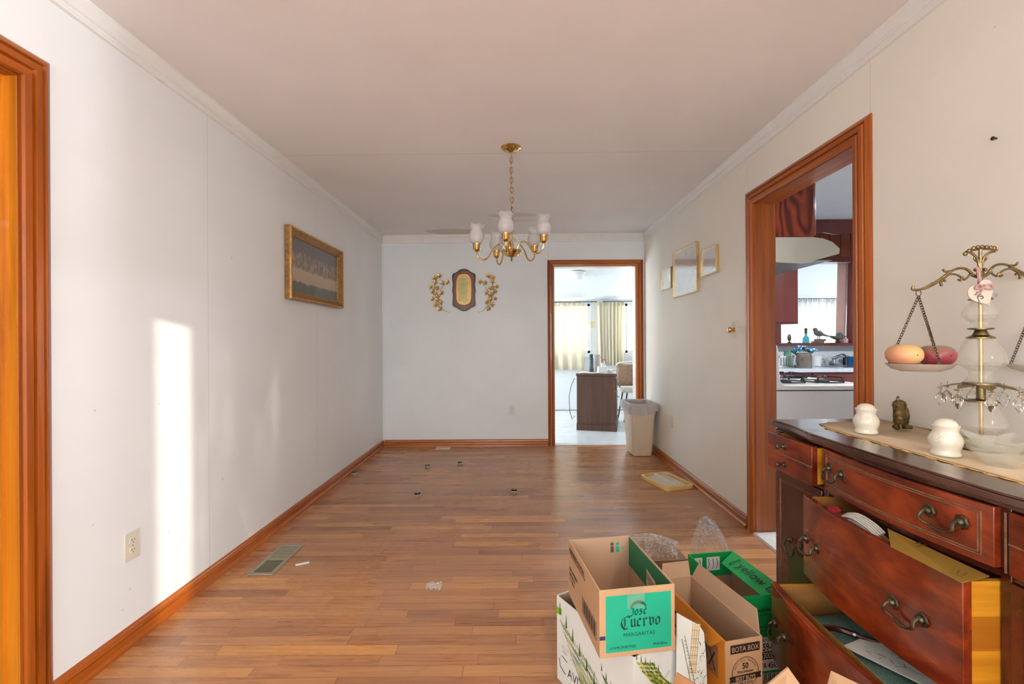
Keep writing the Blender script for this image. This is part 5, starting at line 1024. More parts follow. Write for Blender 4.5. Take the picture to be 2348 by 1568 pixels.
b = MB(); b.tube(spline([(-.032, -.004, .010), (-.020, -.002, .016), (0, 0, .013), (.02, .0, .010), (.036, .004, .007)]), [.007]*6+[.010]*8+[.007]*7, 8); b.tube([(-.014, -.010, .024), (-.018, -.016, .006)], .004, 6); b.tube([(.004, -.012, .022), (.004, -.018, .006)], .004, 6); b.ball((-.024, -.008, .007), .007, seg=8); b.obj('branch', M_owl, o)
# decorative balance scale
LX, LY = on_z(2250, 1033, TZ).x, on_z(2250, 1033, TZ).y; kz = LY/F
zp = lambda y: CH-(y-784+5.9)*kz-RZ             # picture height to height above the runner
o = thing('balance_scale', 'brass and cut-glass decorative balance scale on the sideboard', 'balance scale', (LX, LY, RZ))
M_cut = thin('cut crystal', (.97, .97, .96, 1), .30, .08, .3, c(238, 234, 226))
def facets(r, z, a, t):
    if r < .012: return (r, z)
    k = .035*(abs(math.cos(12*a+z*420))+abs(math.cos(12*a-z*420))-1) if (t < .38 or t > .62) else .03*abs(math.cos(10*a))
    return (r*(1+k), z)
def dense(g, n=5): return [(max(.001, p.x), p.z) for p in spline([(r, 0, z) for r, z in g], n)]
b = MB(); b.lathe([(.001, 0), (.045, 0), (.048, .004), (.044, .010), (.03, .016), (.001, .018)], seg=32); b.obj('base_plate', M_antique, o)
b = MB(); g = [(zp(1024), .031), (zp(1008), .028), (zp(998), .029), (zp(990), .036), (zp(981), .052), (zp(974), .0575), (zp(966), .0565), (zp(950), .050), (zp(935), .042), (zp(925), .034), (zp(921), .031)]
b.lathe([(.001, .018)]+[(r, z) for z, r in g]+[(.001, zp(920))], seg=40); b.obj('glass_bulb', M_cut, o, smooth=12)
b = MB(); b.lathe([(.001, zp(921)), (.036, zp(921)), (.036, zp(917)), (.012, zp(915)), (.010, zp(912)), (.010, zp(882)), (.04, zp(881)), (.04, zp(877)), (.001, zp(876))], seg=28); b.obj('lower_collar', M_antique, o)
b = MB(); g = [(zp(876), .037), (zp(868), .029), (zp(858), .0255), (zp(850), .027), (zp(843), .038), (zp(835), .052), (zp(829), .056), (zp(820), .0545), (zp(804), .048), (zp(790), .040), (zp(780), .032), (zp(777), .028)]
b.lathe([(.001, zp(876.5))]+[(r, z) for z, r in g]+[(.001, zp(776.5))], seg=40); b.obj('glass_bulb', M_cut, o, smooth=12)
b = MB(); b.lathe([(.001, zp(777)), (.031, zp(776)), (.031, zp(773)), (.018, zp(768)), (.014, zp(760)), (.012, zp(757)), (.028, zp(755)), (.028, zp(752)), (.001, zp(751.5))], seg=28); b.obj('middle_collar', M_antique, o)
b = MB(); g = [(zp(751.5), .023), (zp(745), .019), (zp(738), .021), (zp(730), .034), (zp(723), .040), (zp(716), .0405), (zp(706), .035), (zp(696), .026), (zp(689), .018)]
b.lathe([(.001, zp(752))]+[(r, z) for z, r in g]+[(.001, zp(688))], seg=40); b.obj('glass_bulb', M_cut, o, smooth=12)
b = MB(); b.lathe([(.001, zp(688.5)), (.026, zp(688)), (.026, zp(685)), (.014, zp(678)), (.010, zp(668)), (.006, zp(664)), (.005, zp(600)), (.001, zp(598))], seg=24); b.obj('upper_cap', M_antique, o)
b = MB(); b.tube([(0, 0, .02), (0, 0, zp(690))], .0055, 10); b.obj('centre_rod', M_brass, o)
# crystal ring: leafy plate with drops
zr = zp(880)
b = MB()
for i in range(8):
    a = i*PI/4+.2; d = V(math.cos(a), math.sin(a), 0); t = V(-d.y, d.x, 0)
    b.add([d*.02-t*.012+V(0, 0, zr+.002), d*.02+t*.012+V(0, 0, zr+.002), d*.06+t*.018+V(0, 0, zr-.004), d*.088+V(0, 0, zr-.012), d*.06-t*.018+V(0, 0, zr-.004), d*.05+V(0, 0, zr-.001)], [(0, 1, 5), (1, 2, 5), (2, 3, 5), (3, 4, 5), (4, 0, 5)])
q = b.obj('leaf_plate', M_antique, o, smooth=0); q.modifiers.new('s', 'SOLIDIFY').thickness = .0012
M_drop = glass('crystal drop', (1, 1, 1, 1), .03)
for i in range(8):
    a = i*PI/4+.2; x, y = .085*math.cos(a), .085*math.sin(a)
    b = MB(); b.lathe([(.001, zr-.052-.018), (.009, zr-.058), (.013, zr-.05), (.011, zr-.038), (.004, zr-.026), (.001, zr-.022)], (x, y, 0), 12); b.lathe([(.001, zr-.020), (.011, zr-.0145), (.001, zr-.010)], (x, y, 0), 8); dr = b.obj('crystal_drop', M_drop, o, smooth=25)
    b = MB(); b.tube([(x, y, zr-.008), (x+.002, y, zr-.003), (x, y, zr+.0)], .0008, 4); b.tube([(x, y, zr-.024), (x+.002, y, zr-.021), (x, y, zr-.0185)], .0008, 4); b.obj('hook', M_bronze, dr)
# fan shaped crown
b = MB(); yb_ = 628
def lp(px, py): return V((px-2246)*kz, 0, zp(py))
for px in (2212, 2221, 2231, 2241, 2251, 2261, 2271, 2279):
    f = (px-2246)/34; b.ball(lp(px, 566+10*max(0, -f)**2*1.3+3*f*f), .0062, .0045, .0062, 10)
b.tube(spline([lp(2208, 583), lp(2225, 575), lp(2246, 571), lp(2266, 571), lp(2283, 574), lp(2284, 564)]), .0032, 6)
b.tube(spline([lp(2246, 572), lp(2246, 600), lp(2245, 632)]), .004, 6)
for s_ in (-1, 1):
    b.tube(spline([lp(2246+s_*2, 612), lp(2246+s_*8, 592), lp(2246+s_*20, 580), lp(2246+s_*33, 577)]), .0034, 6); b.tube(spline([lp(2246, 606), lp(2246+s_*9, 598), lp(2246+s_*14, 593), lp(2246+s_*11, 589)]), .0025, 6)
b.obj('fan_crown', M_antique, o)
# beam with scrolls
b = MB(); M_be = M_antique
b.tube(spline([lp(2092, 655), lp(2090, 662), lp(2102, 664), lp(2116, 660), lp(2140, 648), lp(2160, 635), lp(2178, 622), lp(2196, 615), lp(2212, 616), lp(2224, 625), lp(2226, 630)]), .0036, 8)
b.tube(spline([lp(2116, 662), lp(2140, 652), lp(2162, 638), lp(2176, 629), lp(2190, 629), lp(2202, 636), lp(2200, 643), lp(2195, 640)]), .0028, 8)
b.tube(spline([lp(2224, 628), lp(2216, 636), lp(2208, 641), lp(2204, 634)]), .0028, 8); b.tube(spline([lp(2178, 621), lp(2166, 622), lp(2160, 617)]), .003, 8)
for px, py in ((2136, 647), (2150, 640), (2164, 632), (2178, 625)): b.ball(lp(px, py+2), .0035, seg=8)
for px, py in ((2152, 643), (2158, 643), (2155, 648), (2160, 638), (2164, 643), (2156, 653)): b.ball(lp(px, py), .004, seg=8)
mir = lambda px, py: lp(4492-px, py-.17*(2246-px)*0-22*(2246-px)/150-2)
b.tube(spline([mir(2092, 655), mir(2090, 662), mir(2102, 664), mir(2116, 660), mir(2140, 648), mir(2160, 635), mir(2178, 622), mir(2196, 615), mir(2212, 616), mir(2224, 625), mir(2226, 630)]), .0036, 8)
b.tube(spline([mir(2116, 662), mir(2140, 652), mir(2162, 638), mir(2176, 629), mir(2190, 629), mir(2202, 636), mir(2200, 643), mir(2195, 640)]), .0028, 8)
b.tube(spline([mir(2224, 628), mir(2216, 636), mir(2208, 641), mir(2204, 634)]), .0028, 8); b.tube(spline([mir(2178, 621), mir(2166, 622), mir(2160, 617)]), .003, 8)
for px, py in ((2136, 649), (2150, 642), (2164, 634), (2178, 627), (2152, 643), (2158, 643), (2155, 648), (2160, 638), (2164, 643), (2156, 653)): b.ball(mir(px, py), .0038, seg=8)
b.tube([lp(2222, 628), lp(2236, 634), lp(2246, 636), lp(2258, 632), lp(2270, 622)], .0045, 8); b.ball(lp(2246, 628), .011, .007, .011, 14); b.ball(lp(2236, 618), .006, seg=8); b.ball(lp(2256, 618), .006, seg=8); b.obj('beam', M_be, o)
# pans with chains
M_pan = thin('pearly glass', (.96, .95, .93, 1), .72, .12, .35, c(222, 212, 202))
def pan(hx, hz_, cx, rim, nm):
    b = MB(); r = .088
    b.open_lathe([(.001, rim-.022), (.05, rim-.021), (.072, rim-.014), (r, rim), (r-.003, rim+.001), (.07, rim-.010), (.05, rim-.017), (.001, rim-.018)], o=(cx, 0, 0), seg=40, sy=.75); p_ = b.obj('scale_pan', M_pan, o, smooth=50)
    b = MB(); b.tube([(hx+.0075*math.cos(t), 0, hz_-.009+.009*math.sin(t)) for t in [i*PI/7 for i in range(14)]], .001, 5, True)
    for a in (2.85, .35, -1.55):
        e = V(cx+.078*math.cos(a), .078*.75*math.sin(a), rim+.002); b.chain((hx, 0, hz_-.018), e, .0105, .0074, .0011, 5)
    b.tube([(cx+.078*math.cos(-1.55)+.007*math.cos(t), .078*.75*math.sin(-1.55), rim+.001+.007*math.sin(t)) for t in [i*PI/6 for i in range(12)]], .0009, 5, True)
    b.obj('chains', M_bronze, p_); return p_
eL = lp(2104, 664); pL = lp(2110, 833); pan(eL.x, eL.z, eL.x+.004, pL.z, 'l')
eR = mir(2104, 664); pR = lp(2398, 836); pan(eR.x, eR.z, eR.x+.002, pR.z, 'r')
# heart tag hanging from the beam
b = MB(); q = lp(2229, 674); hp = []
for i in range(40):
    t = 2*PI*i/40; hp.append((.0215*math.sin(t)**3*1.0, (13*math.cos(t)-5*math.cos(2*t)-2*math.cos(3*t)-math.cos(4*t))*.00150))
tg = thing('heart_tag', 'pale heart-shaped tag with pink ribbon tied to the balance scale', 'tag', (LX+q.x, LY-.022, RZ+q.z)); Rm = Matrix.Rotation(-.5, 4, 'Y'); b.M = Rm; b.prism([(x*1.75, z*1.75) for x, z in hp], 0, .004, FR_XZ((0, 0, 0))); hh = b.obj('heart', plain('heart ceramic', c(214, 206, 192), .4), tg, bevel=.001)
b = MB(); b.M = Rm; random.seed(8)
for i in range(14): a = random.uniform(0, 6.3); x, z = -.012+random.uniform(-.008, .008), -.002+random.uniform(-.014, .010); b.tube([(x, -.0048, z), (x+.006*math.cos(a), -.005, z+.006*math.sin(a))], .0011, 4)
b.obj('floral_motif', plain('leaf grey', c(108, 100, 88), .6), hh)
b = MB(); b.M = Rm; b.pen(FR_XZ((.003, -.0042, .004)), [(-.006, .008), (.001, .011), (.006, .010), (.012, .013)], .0010, .9); b.pen(FR_XZ((.003, -.0042, -.004)), [(-.004, .008), (.002, .010), (.008, .009)], .0010, .9); b.obj('tiny_script', plain('script grey', c(150, 138, 130), .6), hh)
M_rib = plain('pink ribbon', c(196, 148, 146), .6)
b = MB(); b.tube(spline([(.004, -.004, .02), (.006, .010, .04), (.008, .014, .062), (.006, .016, .075)]), .004, 6); b.obj('ribbon', M_rib, tg)
b = MB()
for s_ in (-1, 1): b.tube(spline([(0, -.006, .016), (s_*.016, -.010, .024), (s_*.024, -.009, .012), (s_*.01, -.006, .012), (0, -.006, .016)]), .0026, 6)
b.tube(spline([(0, -.007, .016), (-.012, -.010, .0), (-.024, -.009, -.004)]), .0024, 6); b.obj('bow', M_rib, tg)
# artificial fruit in the left pan
zpan = RZ+pL.z
def fruit(px, py, rx, rz, m, label, Yo):
    q = at(px, py, LY+Yo); b = MB()
    b.lathe([(max(.0012, rx*(1-abs(t)**2.3)**(1/2.1)), rz*t*(1 if abs(t) < 1 else .93)) for t in [-1+i/12 for i in range(25)]], seg=32)
    o = thing('artificial_apple', label, 'fruit', (q.x, q.y, q.z)); o.rotation_euler = (.0, 0, 0); b.obj('flesh', m, o, smooth=80); b = MB(); b.M = Matrix.Translation((0, -rx*.985, 0)); b.ball((0, 0, -.0), .0022, .001, .0022, 8); b.obj('blossom_end', M_dark, o); return o
k = N('peach skin'); n = k.noise(k.pos(), 9, 3, .6); z = k.xyz(k.pos()); k.set(k.mix(k.math('MULTIPLY', k.math('SUBTRACT', k.math('MULTIPLY', z[0], -18.0), k.math('MULTIPLY', z[2], 10.0)), 1.0, True), k.ramp(n, [(.3, c(214, 176, 112)), (.7, c(226, 188, 128))]), c(206, 132, 110)), .4); M_pe = k.m
k = N('red skin'); n = k.noise(k.pos(), 14, 3, .6); z = k.xyz(k.pos()); k.set(k.mix(k.math('MULTIPLY', z[2], 34.0, True), k.ramp(n, [(.3, c(130, 44, 56)), (.7, c(158, 62, 72))]), c(150, 124, 104)), .35); M_re = k.m
fruit(2073, 813, .0435, .031, M_pe, 'peach-coloured artificial apple in the left scale pan', -.004)
fruit(2146, 815, .0445, .031, M_re, 'dark red artificial apple in the left scale pan', -.004)
# two clear glass dishes stacked
M_dish = thin('dish glass', (.98, .985, .97, 1), .20, .05, .2, c(234, 232, 224))
def dish(cx, cy, z, s, rz, label):
    o = thing('glass_dish', label, 'dish', (cx, cy, z), rz, group='clear glass dishes on the runner'); b = MB(); vs = []; n = 32
    def ring(h, e, zz, lift):
        out = []
        for i in range(n):
            a = 2*PI*i/n; k = 1/(abs(math.cos(a))+abs(math.sin(a))); k = k*e+(1-e)*.8; cor = abs(math.cos(2*a))**6; out.append((h*k*math.cos(a), h*k*math.sin(a), zz+lift*cor))
        return out
    lv = [ring(.03*s, .5, 0, 0), ring(.045*s, .7, .001, 0), ring(.075*s, 1, .022, .006), ring(.094*s, 1.05, .034, .012), ring(.091*s, 1.05, .0355, .012), ring(.072*s, 1, .024, .006), ring(.042*s, .7, .005, 0)]
    for l in lv: vs += l
    b.add(vs, [(k*n+i, k*n+(i+1) % n, (k+1)*n+(i+1) % n, (k+1)*n+i) for k in range(6) for i in range(n)]+[tuple(range(n))[::-1], tuple(range(6*n, 7*n))]); b.obj('dish_body', M_dish, o, smooth=40); return o
qd = on_z(2268, 1066, TZ); dish(qd.x+.012, qd.y-.012, RZ, .86, .1, 'lower of two stacked clear glass dishes in front of the balance scale')
dish(qd.x+.012, qd.y-.008, RZ+.028, .80, .3, 'upper of two stacked clear glass dishes in front of the balance scale')
b = MB(); b.tube(spline([(LX-.03, LY+.05, TZ+.008), (LX-.055, LY+.06, TZ+.024), (LX-.075, LY+.05, TZ+.02), (LX-.08, LY+.035, TZ+.008)]), .004, 8); tag(b.obj('lamp_cord', M_black), 'short black cord looped behind the balance scale base', 'cord')

# ================================================================== CARTONS
def carton(name, label, cx, cy, z0, W, L, Hh, rz, mo, mi=None, th=.004, cat='box', tilt=None):
    o = thing(name, label, cat, (cx, cy, z0), rz, rot=tilt); mi = mi or M_kraft_in
    def wall(nm, x0, x1, y0, y1, m, z1=Hh): b = MB(); b.box(x0, x1, y0, y1, 0, z1); return b.obj(nm, m, o, bevel=.0008)
    mo = mo if isinstance(mo, dict) else {k: mo for k in ('front', 'back', 'left', 'right')}
    p = {}
    p['front'] = wall('front_panel', -W/2, W/2, -L/2, -L/2+th, mo['front']); p['back'] = wall('back_panel', -W/2, W/2, L/2-th, L/2, mo['back'])
    p['left'] = wall('side_panel', -W/2, -W/2+th, -L/2+th, L/2-th, mo['left']); p['right'] = wall('side_panel', W/2-th, W/2, -L/2+th, L/2-th, mo['right'])
    b = MB(); b.box(-W/2+th, W/2-th, -L/2+th, L/2-th, 0, th); b.obj('bottom_panel', mi, o)
    b = MB(); t = .0005
    b.box(-W/2+th, W/2-th, -L/2+th, -L/2+th+t, th, Hh-.0008); b.box(-W/2+th, W/2-th, L/2-th-t, L/2-th, th, Hh-.0008); b.box(-W/2+th, -W/2+th+t, -L/2+th+t, L/2-th-t, th, Hh-.0008); b.box(W/2-th-t, W/2-th, -L/2+th+t, L/2-th-t, th, Hh-.0008); b.obj('lining', mi, o, smooth=0)
    return o, p
FRONT = lambda W, L: (V(0, -L/2, 0), V(1, 0, 0), V(0, 0, 1), V(0, -1, 0))
LEFT = lambda W, L: (V(-W/2, 0, 0), V(0, -1, 0), V(0, 0, 1), V(-1, 0, 0))
# --- kraft carton printed with a green panel, on the white wine carton
W, L, Hh = .228, .330, .193; J0 = .301
o, p = carton('cardboard_box', 'brown open carton with green front panel, stacked on the white wine carton', .318, 1.440, J0, W, L, Hh, math.radians(8.5), M_kraft)
M_jg = plain('print green', c(30, 172, 136), .5, var=.03); M_jd = plain('print dark green', c(16, 72, 64), .6)
fr = FRONT(W, L); b = MB(); b.rect(fr, -W/2+.019, .014, W/2-.012, Hh-.018, .0008); gp = b.obj('green_print', M_jg, p['front'], smooth=0)
b = MB(); O = .0013; jx = .004
b.text('MARGARITAS', .0152, fr, jx, .0555, 'C', .0, 1.05, off=O); b.text('6 X 4 PK (24 BOTTLES)', .0098, fr, -W/2+.030, .0235, 'L', .02, .8, off=O); b.text('EACH 200 mL', .0098, fr, W/2-.024, .0235, 'R', .02, .75, off=O)
def black_letters(b, fr, word, x, y, h, nib, off):
    """broad-nib letters; glyph strokes on a 1-high grid"""
    G = {'J': [[(.05, 1.05), (.3, .95), (.55, 1.05)], [(.42, 1.0), (.42, .1), (.25, -.15), (.05, -.05)]], 'o': [[(.1, .62), (.1, .1), (.3, -.03)], [(.1, .62), (.3, .74), (.48, .6), (.48, .12), (.3, -.03)]],
         's': [[(.48, .68), (.28, .76), (.12, .6), (.45, .3), (.42, .08), (.2, -.02), (.06, .08)]], 'e': [[(.12, .62), (.12, .12), (.3, -.03), (.5, .1)], [(.12, .62), (.32, .76), (.46, .58), (.14, .32)]],
         'C': [[(1.0, .92), (.84, 1.08), (.58, 1.02), (.24, .84), (.08, .48), (.16, .1), (.42, -.2), (.74, -.16), (.98, .08)], [(.46, .86), (.46, .06)]],
         'u': [[(.02, .66), (.14, .72), (.14, .1), (.28, -.02), (.46, .1)], [(.44, .74), (.48, .7), (.48, .08), (.58, -.02)]], 'r': [[(.02, .66), (.14, .72), (.14, .0), (.24, -.04)], [(.14, .58), (.34, .76), (.46, .62)]],
         'v': [[(.04, .78), (.14, .68), (.14, .12), (.3, -.04), (.48, .14), (.48, .6), (.36, .76)]]}
    for ch in word:
        for st in G[ch]: b.pen(fr, [(x+a*h, y+bb*h) for a, bb in st], nib, .75, off)
        x += h*(1.02 if ch == 'C' else (.66 if ch != 'J' else .62))
    return x
black_letters(b, fr, 'Jose', -.022, .116, .020, .0048, O); black_letters(b, fr, 'Cuervo', -.052, .083, .0285, .0062, O)
arc = [(jx-.002+.055*math.cos(t)*.48, .1255+.026*math.sin(t)) for t in [PI*.86-PI*.72*i/12 for i in range(13)]]
b.pen(fr, arc, .0088, PI/2, O); b.obj('printed_lettering', M_jd, p['front'], smooth=0)
b = MB(); 
for i, ch in enumerate('ESPECIAL'):
    t = PI*.80-PI*.6*i/7; b.text(ch, .0062, fr, jx-.002+.055*math.cos(t)*.48, .1232+.026*math.sin(t), 'C', .01, off=.0018)
b.obj('arc_lettering', M_jg, p['front'], smooth=0)
b = MB(); b.rect(fr, -W/2, .052, -W/2+.017, .063, .0009); b.obj('blue_mark', plain('navy ink', c(52, 58, 84), .6), p['front'], smooth=0)
b = MB(); b.grid(lambda u, v: (-.032+.052*u, -L/2-.0022-.0015*math.sin(v*9+u*4), Hh+.003-.062*v), 10, 12); b.obj('packing_tape', thin('clear tape', (.96, .98, .96, 1), .22, .1, .1, c(200, 214, 200), .3, 60), o, smooth=30)
frl = LEFT(W, L); b = MB(); b.text('READYMIXED COCKTAIL', .0215, frl, -L/2+.012, Hh-.035, 'L', .035, .72); b.rect(frl, -L/2+.016, Hh-.043, L/2-.13, Hh-.040)
for i, s_ in enumerate(('KEEP FROM FREEZING', 'SERVE OVER ICE', '6 X 4 / 200 mL')): b.text(s_, .0150, frl, -L/2+.012, Hh-.098-i*.0185, 'L', .03, .66)
b.frame(frl, .0, .035, L/2-.025, .085, .0022)
for i in range(16): b.rect(frl, .006+i*.008, .04, .006+i*.008+.0025+.002*(i % 3), .08)
b.obj('printed_lettering', M_ink, p['left'], smooth=0)
b = MB(); t = .0009; b.box(W/2-.0046-t, W/2-.0046, -L/2+.02, L/2-.006, .09, Hh-.004); b.obj('green_inner_print', plain('inner green', c(20, 116, 76), .5), p['right'], smooth=0)
fri = (V(W/2-.0056, 0, 0), V(0, -1, 0), V(0, 0, 1), V(-1, 0, 0)); b = MB(); b.flat([(-.01, .15), (.052, .14), (.088, .085), (.03, .07), (-.012, .10)], fri, .0004); lb = b.obj('paper_label', plain('label paper', c(206, 190, 168), .7), p['right'], smooth=0)
b = MB()
for i in range(12): b.rect(fri, -.004+i*.0042, .118-.0012*i, -.004+i*.0042+.0018, .140-.0012*i, .0008)
for i in range(4): b.rect(fri, .0+i*.006, .108-i*.006, .06, .111-i*.006, .0008)
b.obj('label_print', plain('label ink', c(130, 84, 74), .7), lb, smooth=0)
frb = (V(0, L/2-.0046, 0), V(1, 0, 0), V(0, 0, 1), V(0, -1, 0)); b = MB(); b.rect(frb, .040, .138, .052, .160, .0004); b.flat([(.046+.0065*math.cos(t), .168+.0065*math.sin(t)) for t in [i*PI/8 for i in range(16)]], frb, .0004); b.obj('dark_bottle_print', plain('brown print', c(96, 78, 66), .7), p['back'], smooth=0)
b = MB(); b.rect(frb, .060, .138, .072, .160, .0004); b.flat([(.066+.0055*math.cos(t), .168+.0055*math.sin(t)) for t in [i*PI/8 for i in range(16)]], frb, .0004); b.flat([(.082, .152), (.085, .158), (.088, .152), (.085, .146)], frb, .0004); b.obj('green_bottle_print', M_jg, p['back'], smooth=0)
# --- white wine carton (the one below)
WW, WL, WH = .182, .372, .296; ra = math.radians(31)
fc = V(.329, 1.268, 0); ux = V(math.cos(ra), math.sin(ra), 0); vy = V(-math.sin(ra), math.cos(ra), 0); cc_ = fc+ux*WW/2+vy*WL/2
def wine_mat(name, seed):
    k = N(name); p = k.pos(); q = k.xyz(p); n = k.noise(k.map(p, (1, 1, 1)), 9+seed, 5, 1.2, .6)
    along = k.math('ADD', q[0], k.math('MULTIPLY', q[1], -1.0)); 
    return k, p, q, n
M_wh = plain('white carton print', c(226, 228, 222), .5, var=.02, sc=4)
o, p = carton('cardboard_box', 'white wine carton with green vineyard drawing, under the brown carton', cc_.x, cc_.y, .001, WW, WL, WH, ra, M_wh, M_kraft_in)
def vineyard(b1, b2, b3, fr, x0, y0, s, seed, nrow=9):
    """rows of vines: many thin pen strokes in olive, green and yellow"""
    random.seed(seed)
    for i in range(nrow*2):
        xa, ya = x0+s*(.035*i), y0-s*.014*i
        for k in range(11):
            t = k/8; x = xa+s*(.55*t), ya-s*(.62*t)-s*.08*math.sin(t*3); b_ = (b1, b2, b1, b3)[random.randrange(4)]; w_ = s*.05
            b_.pen(fr, [(x[0], x[1]), (x[0]+s*.075, x[1]-s*.085)], random.uniform(.0018, .004), random.uniform(.3, 1.2), .0007+.0001*(k % 3))
    for i in range(6):
        x, y = x0+s*.12*i, y0+s*.05-s*.09*i; b1.flat([(x-s*.018, y), (x+s*.018, y), (x, y+s*.16)], fr, .0008)
frl = LEFT(WW, WL); fr = FRONT(WW, WL)
b1, b2, b3 = MB(), MB(), MB()
vineyard(b1, b2, b3, frl, -WL/2+.02, WH-.075, .30, 1); vineyard(b1, b2, b3, frl, .05, WH-.13, .17, 2, 7)
M_v1 = plain('vine green', c(84, 110, 44), .6); M_v2 = plain('vine olive', c(150, 164, 70), .6); M_v3 = plain('vine yellow', c(208, 192, 84), .6)
for bb, mm, nm in ((b1, M_v1, 'vine_drawing'), (b2, M_v2, 'vine_highlight'), (b3, M_v3, 'yellow_wash')): bb.obj(nm, mm, p['left'], smooth=0)
b = MB(); b.flat([(-WL/2, WH-.04), (-WL/2+.03, WH-.035), (-WL/2+.03, WH-.055), (-WL/2, WH-.065)], frl); b.obj('green_tag', plain('bright green', c(118, 186, 34), .6), p['left'], smooth=0)
b = MB(); M_grey = plain('grey ink', c(150, 152, 150), .7)
b.text('07 11 22 VINTAGE 2021', .0125, frl, -WL/2+.03, .128, 'L', 0, .9); b.text('17074      L172024', .0125, frl, -WL/2+.032, .112, 'L', 0, .9); 
for i in range(40): b.rect(frl, -WL/2+.01+i*.009, WH-.088-i*.0016, -WL/2+.014+i*.009, WH-.087-i*.0016)
b.obj('grey_lettering', M_grey, p['left'], smooth=0)
b = MB(); b.pen(frl, [(-WL/2+.06, .092), (-WL/2+.03, .098), (-WL/2+.014, .08), (-WL/2+.02, .055), (-WL/2+.05, .044)], .004, .8); b.text('AVIT', .046, frl, -WL/2+.062, .045, 'L', -.0, .85)
b.frame(frl, .045, -.0+.012, WL/2-.012, .105, .0022); b.text('CAVIT PINOT GRIGIO', .0085, frl, .052, .090, 'L', .02, .9); b.text('BOX', .012, frl, .055, .068, 'L', .03); b.text('20', .03, frl, .09, .055, 'L', .04); b.obj('black_lettering', M_ink, p['left'], smooth=0)
b1, b2, b3 = MB(), MB(), MB(); vineyard(b1, b2, b3, fr, -WW/2+.01, WH-.015, .15, 3, 7)
for bb, mm, nm in ((b1, M_v1, 'vine_drawing'), (b2, M_v2, 'vine_highlight'), (b3, M_v3, 'yellow_wash')): bb.obj(nm, mm, p['front'], smooth=0)
b = MB(); b.text('PINOT GRIGIO', .0125, fr, -.005, .155, 'L', .0, .95, ang=.62); 
for i in range(26): b.rect(fr, -WW/2+.004+i*.010, .178-i*.0016, -WW/2+.008+i*.010, .179-i*.0016)
b.obj('grey_lettering', M_grey, p['front'], smooth=0)
# open flap of the white carton leaning up at its right, with a drawn building
def flap(o, nm, q, m, th=.004): b = MB(); b.slab(q, th); return b.obj(nm, m, o, bevel=.0008)
q0, q1 = V(WW/2, -WL/2+.01, WH-.002), V(WW/2, WL/2-.10, WH-.002)
Q = [V(WW/2-.002, -WL/2+.012, WH-.10), V(WW/2+.020, -WL/2+.012, WH+.035), V(WW/2+.012, -WL/2+.03, WH+.042), V(WW/2+.002, WL/2-.12, WH+.045), V(WW/2-.002, WL/2-.12, WH-.004)]
Mi_ = Matrix.Rotation(-ra, 4, 'Z') @ Matrix.Translation(-V(cc_.x, cc_.y, .001))
FA, FB, FC = at(1552, 1590, 1.325), at(1622, 1590, 1.345), at(1552, 1405, 1.345)
FN = (FB-FA).cross(FC-FA).normalized()
def wp(px, py, Y):
    a, bb = ray(px, py); d = V(a, 1, -bb); o_ = V(0, 0, CH); return Mi_ @ (o_+d*((FA-o_).dot(FN)/d.dot(FN)))
hinge = [V(WW/2, -WL/2+.006, WH-.001), V(WW/2, WL/2-.02, WH-.001)]
Fp = [wp(1552, 1590, 1.345), wp(1622, 1590, 1.385), wp(1619, 1500, 1.395), wp(1614, 1450, 1.402), wp(1604, 1434, 1.404), wp(1552, 1405, 1.39)]
b = MB(); nn = (Fp[1]-Fp[0]).cross(Fp[-1]-Fp[0]).normalized(); nn = nn if (Mi_.to_3x3() @ V(0, -1, 0)).dot(nn) > 0 else -nn; k = len(Fp); b.add(Fp+[q-nn*.004 for q in Fp], [tuple(range(k)), tuple(range(k, 2*k))[::-1]]+[(i, (i+1) % k, (i+1) % k+k, i+k) for i in range(k)]); fl = b.obj('open_flap', M_wh, o, smooth=0)
nn = nn
fux = (Fp[1]-Fp[0]).normalized(); fuy = nn.cross(fux).normalized(); fuy = fuy if fuy.z > 0 else -fuy; fn = nn; ffr = (Fp[0], fux, fuy, fn)
b1, b2, b3 = MB(), MB(), MB(); random.seed(9)
for i in range(7): y = .055+i*.021; b3.rect(ffr, .032, y, .058, y+.018, .0006)
for r in range(7): b2.pen(ffr, [(.031, .06+r*.024), (.059, .06+r*.024)], .0013, 1.5, .0009)
for r in range(4): b2.pen(ffr, [(.033+r*.0075, .06), (.033+r*.0075, .20)], .0011, 0, .0009)
for i in range(40): x, y = random.uniform(.052, .086), random.uniform(.02, .23); b1.pen(ffr, [(x, y), (x+.006, y+random.uniform(-.012, .016))], .0022, random.uniform(0, 2), .001) if (x > .060 or y < .06) and y < .20 else None
for i in range(14): x, y = .008+i*.0035, .150-i*.0098; b1.pen(ffr, [(x, y), (x+.005, y-.002)], .0016, .8, .001)
b1.pen(ffr, [(.0, .155), (.05, .01)], .0016, .3, .001); b1.pen(ffr, [(.008, .165), (.06, .02)], .0016, .3, .001)
b1.obj('vine_drawing', M_v1, fl, smooth=0); b2.obj('building_outline', plain('sepia ink', c(160, 130, 96), .7), fl, smooth=0); b3.obj('building_wash', plain('sand wash', c(224, 208, 170), .7), fl, smooth=0)
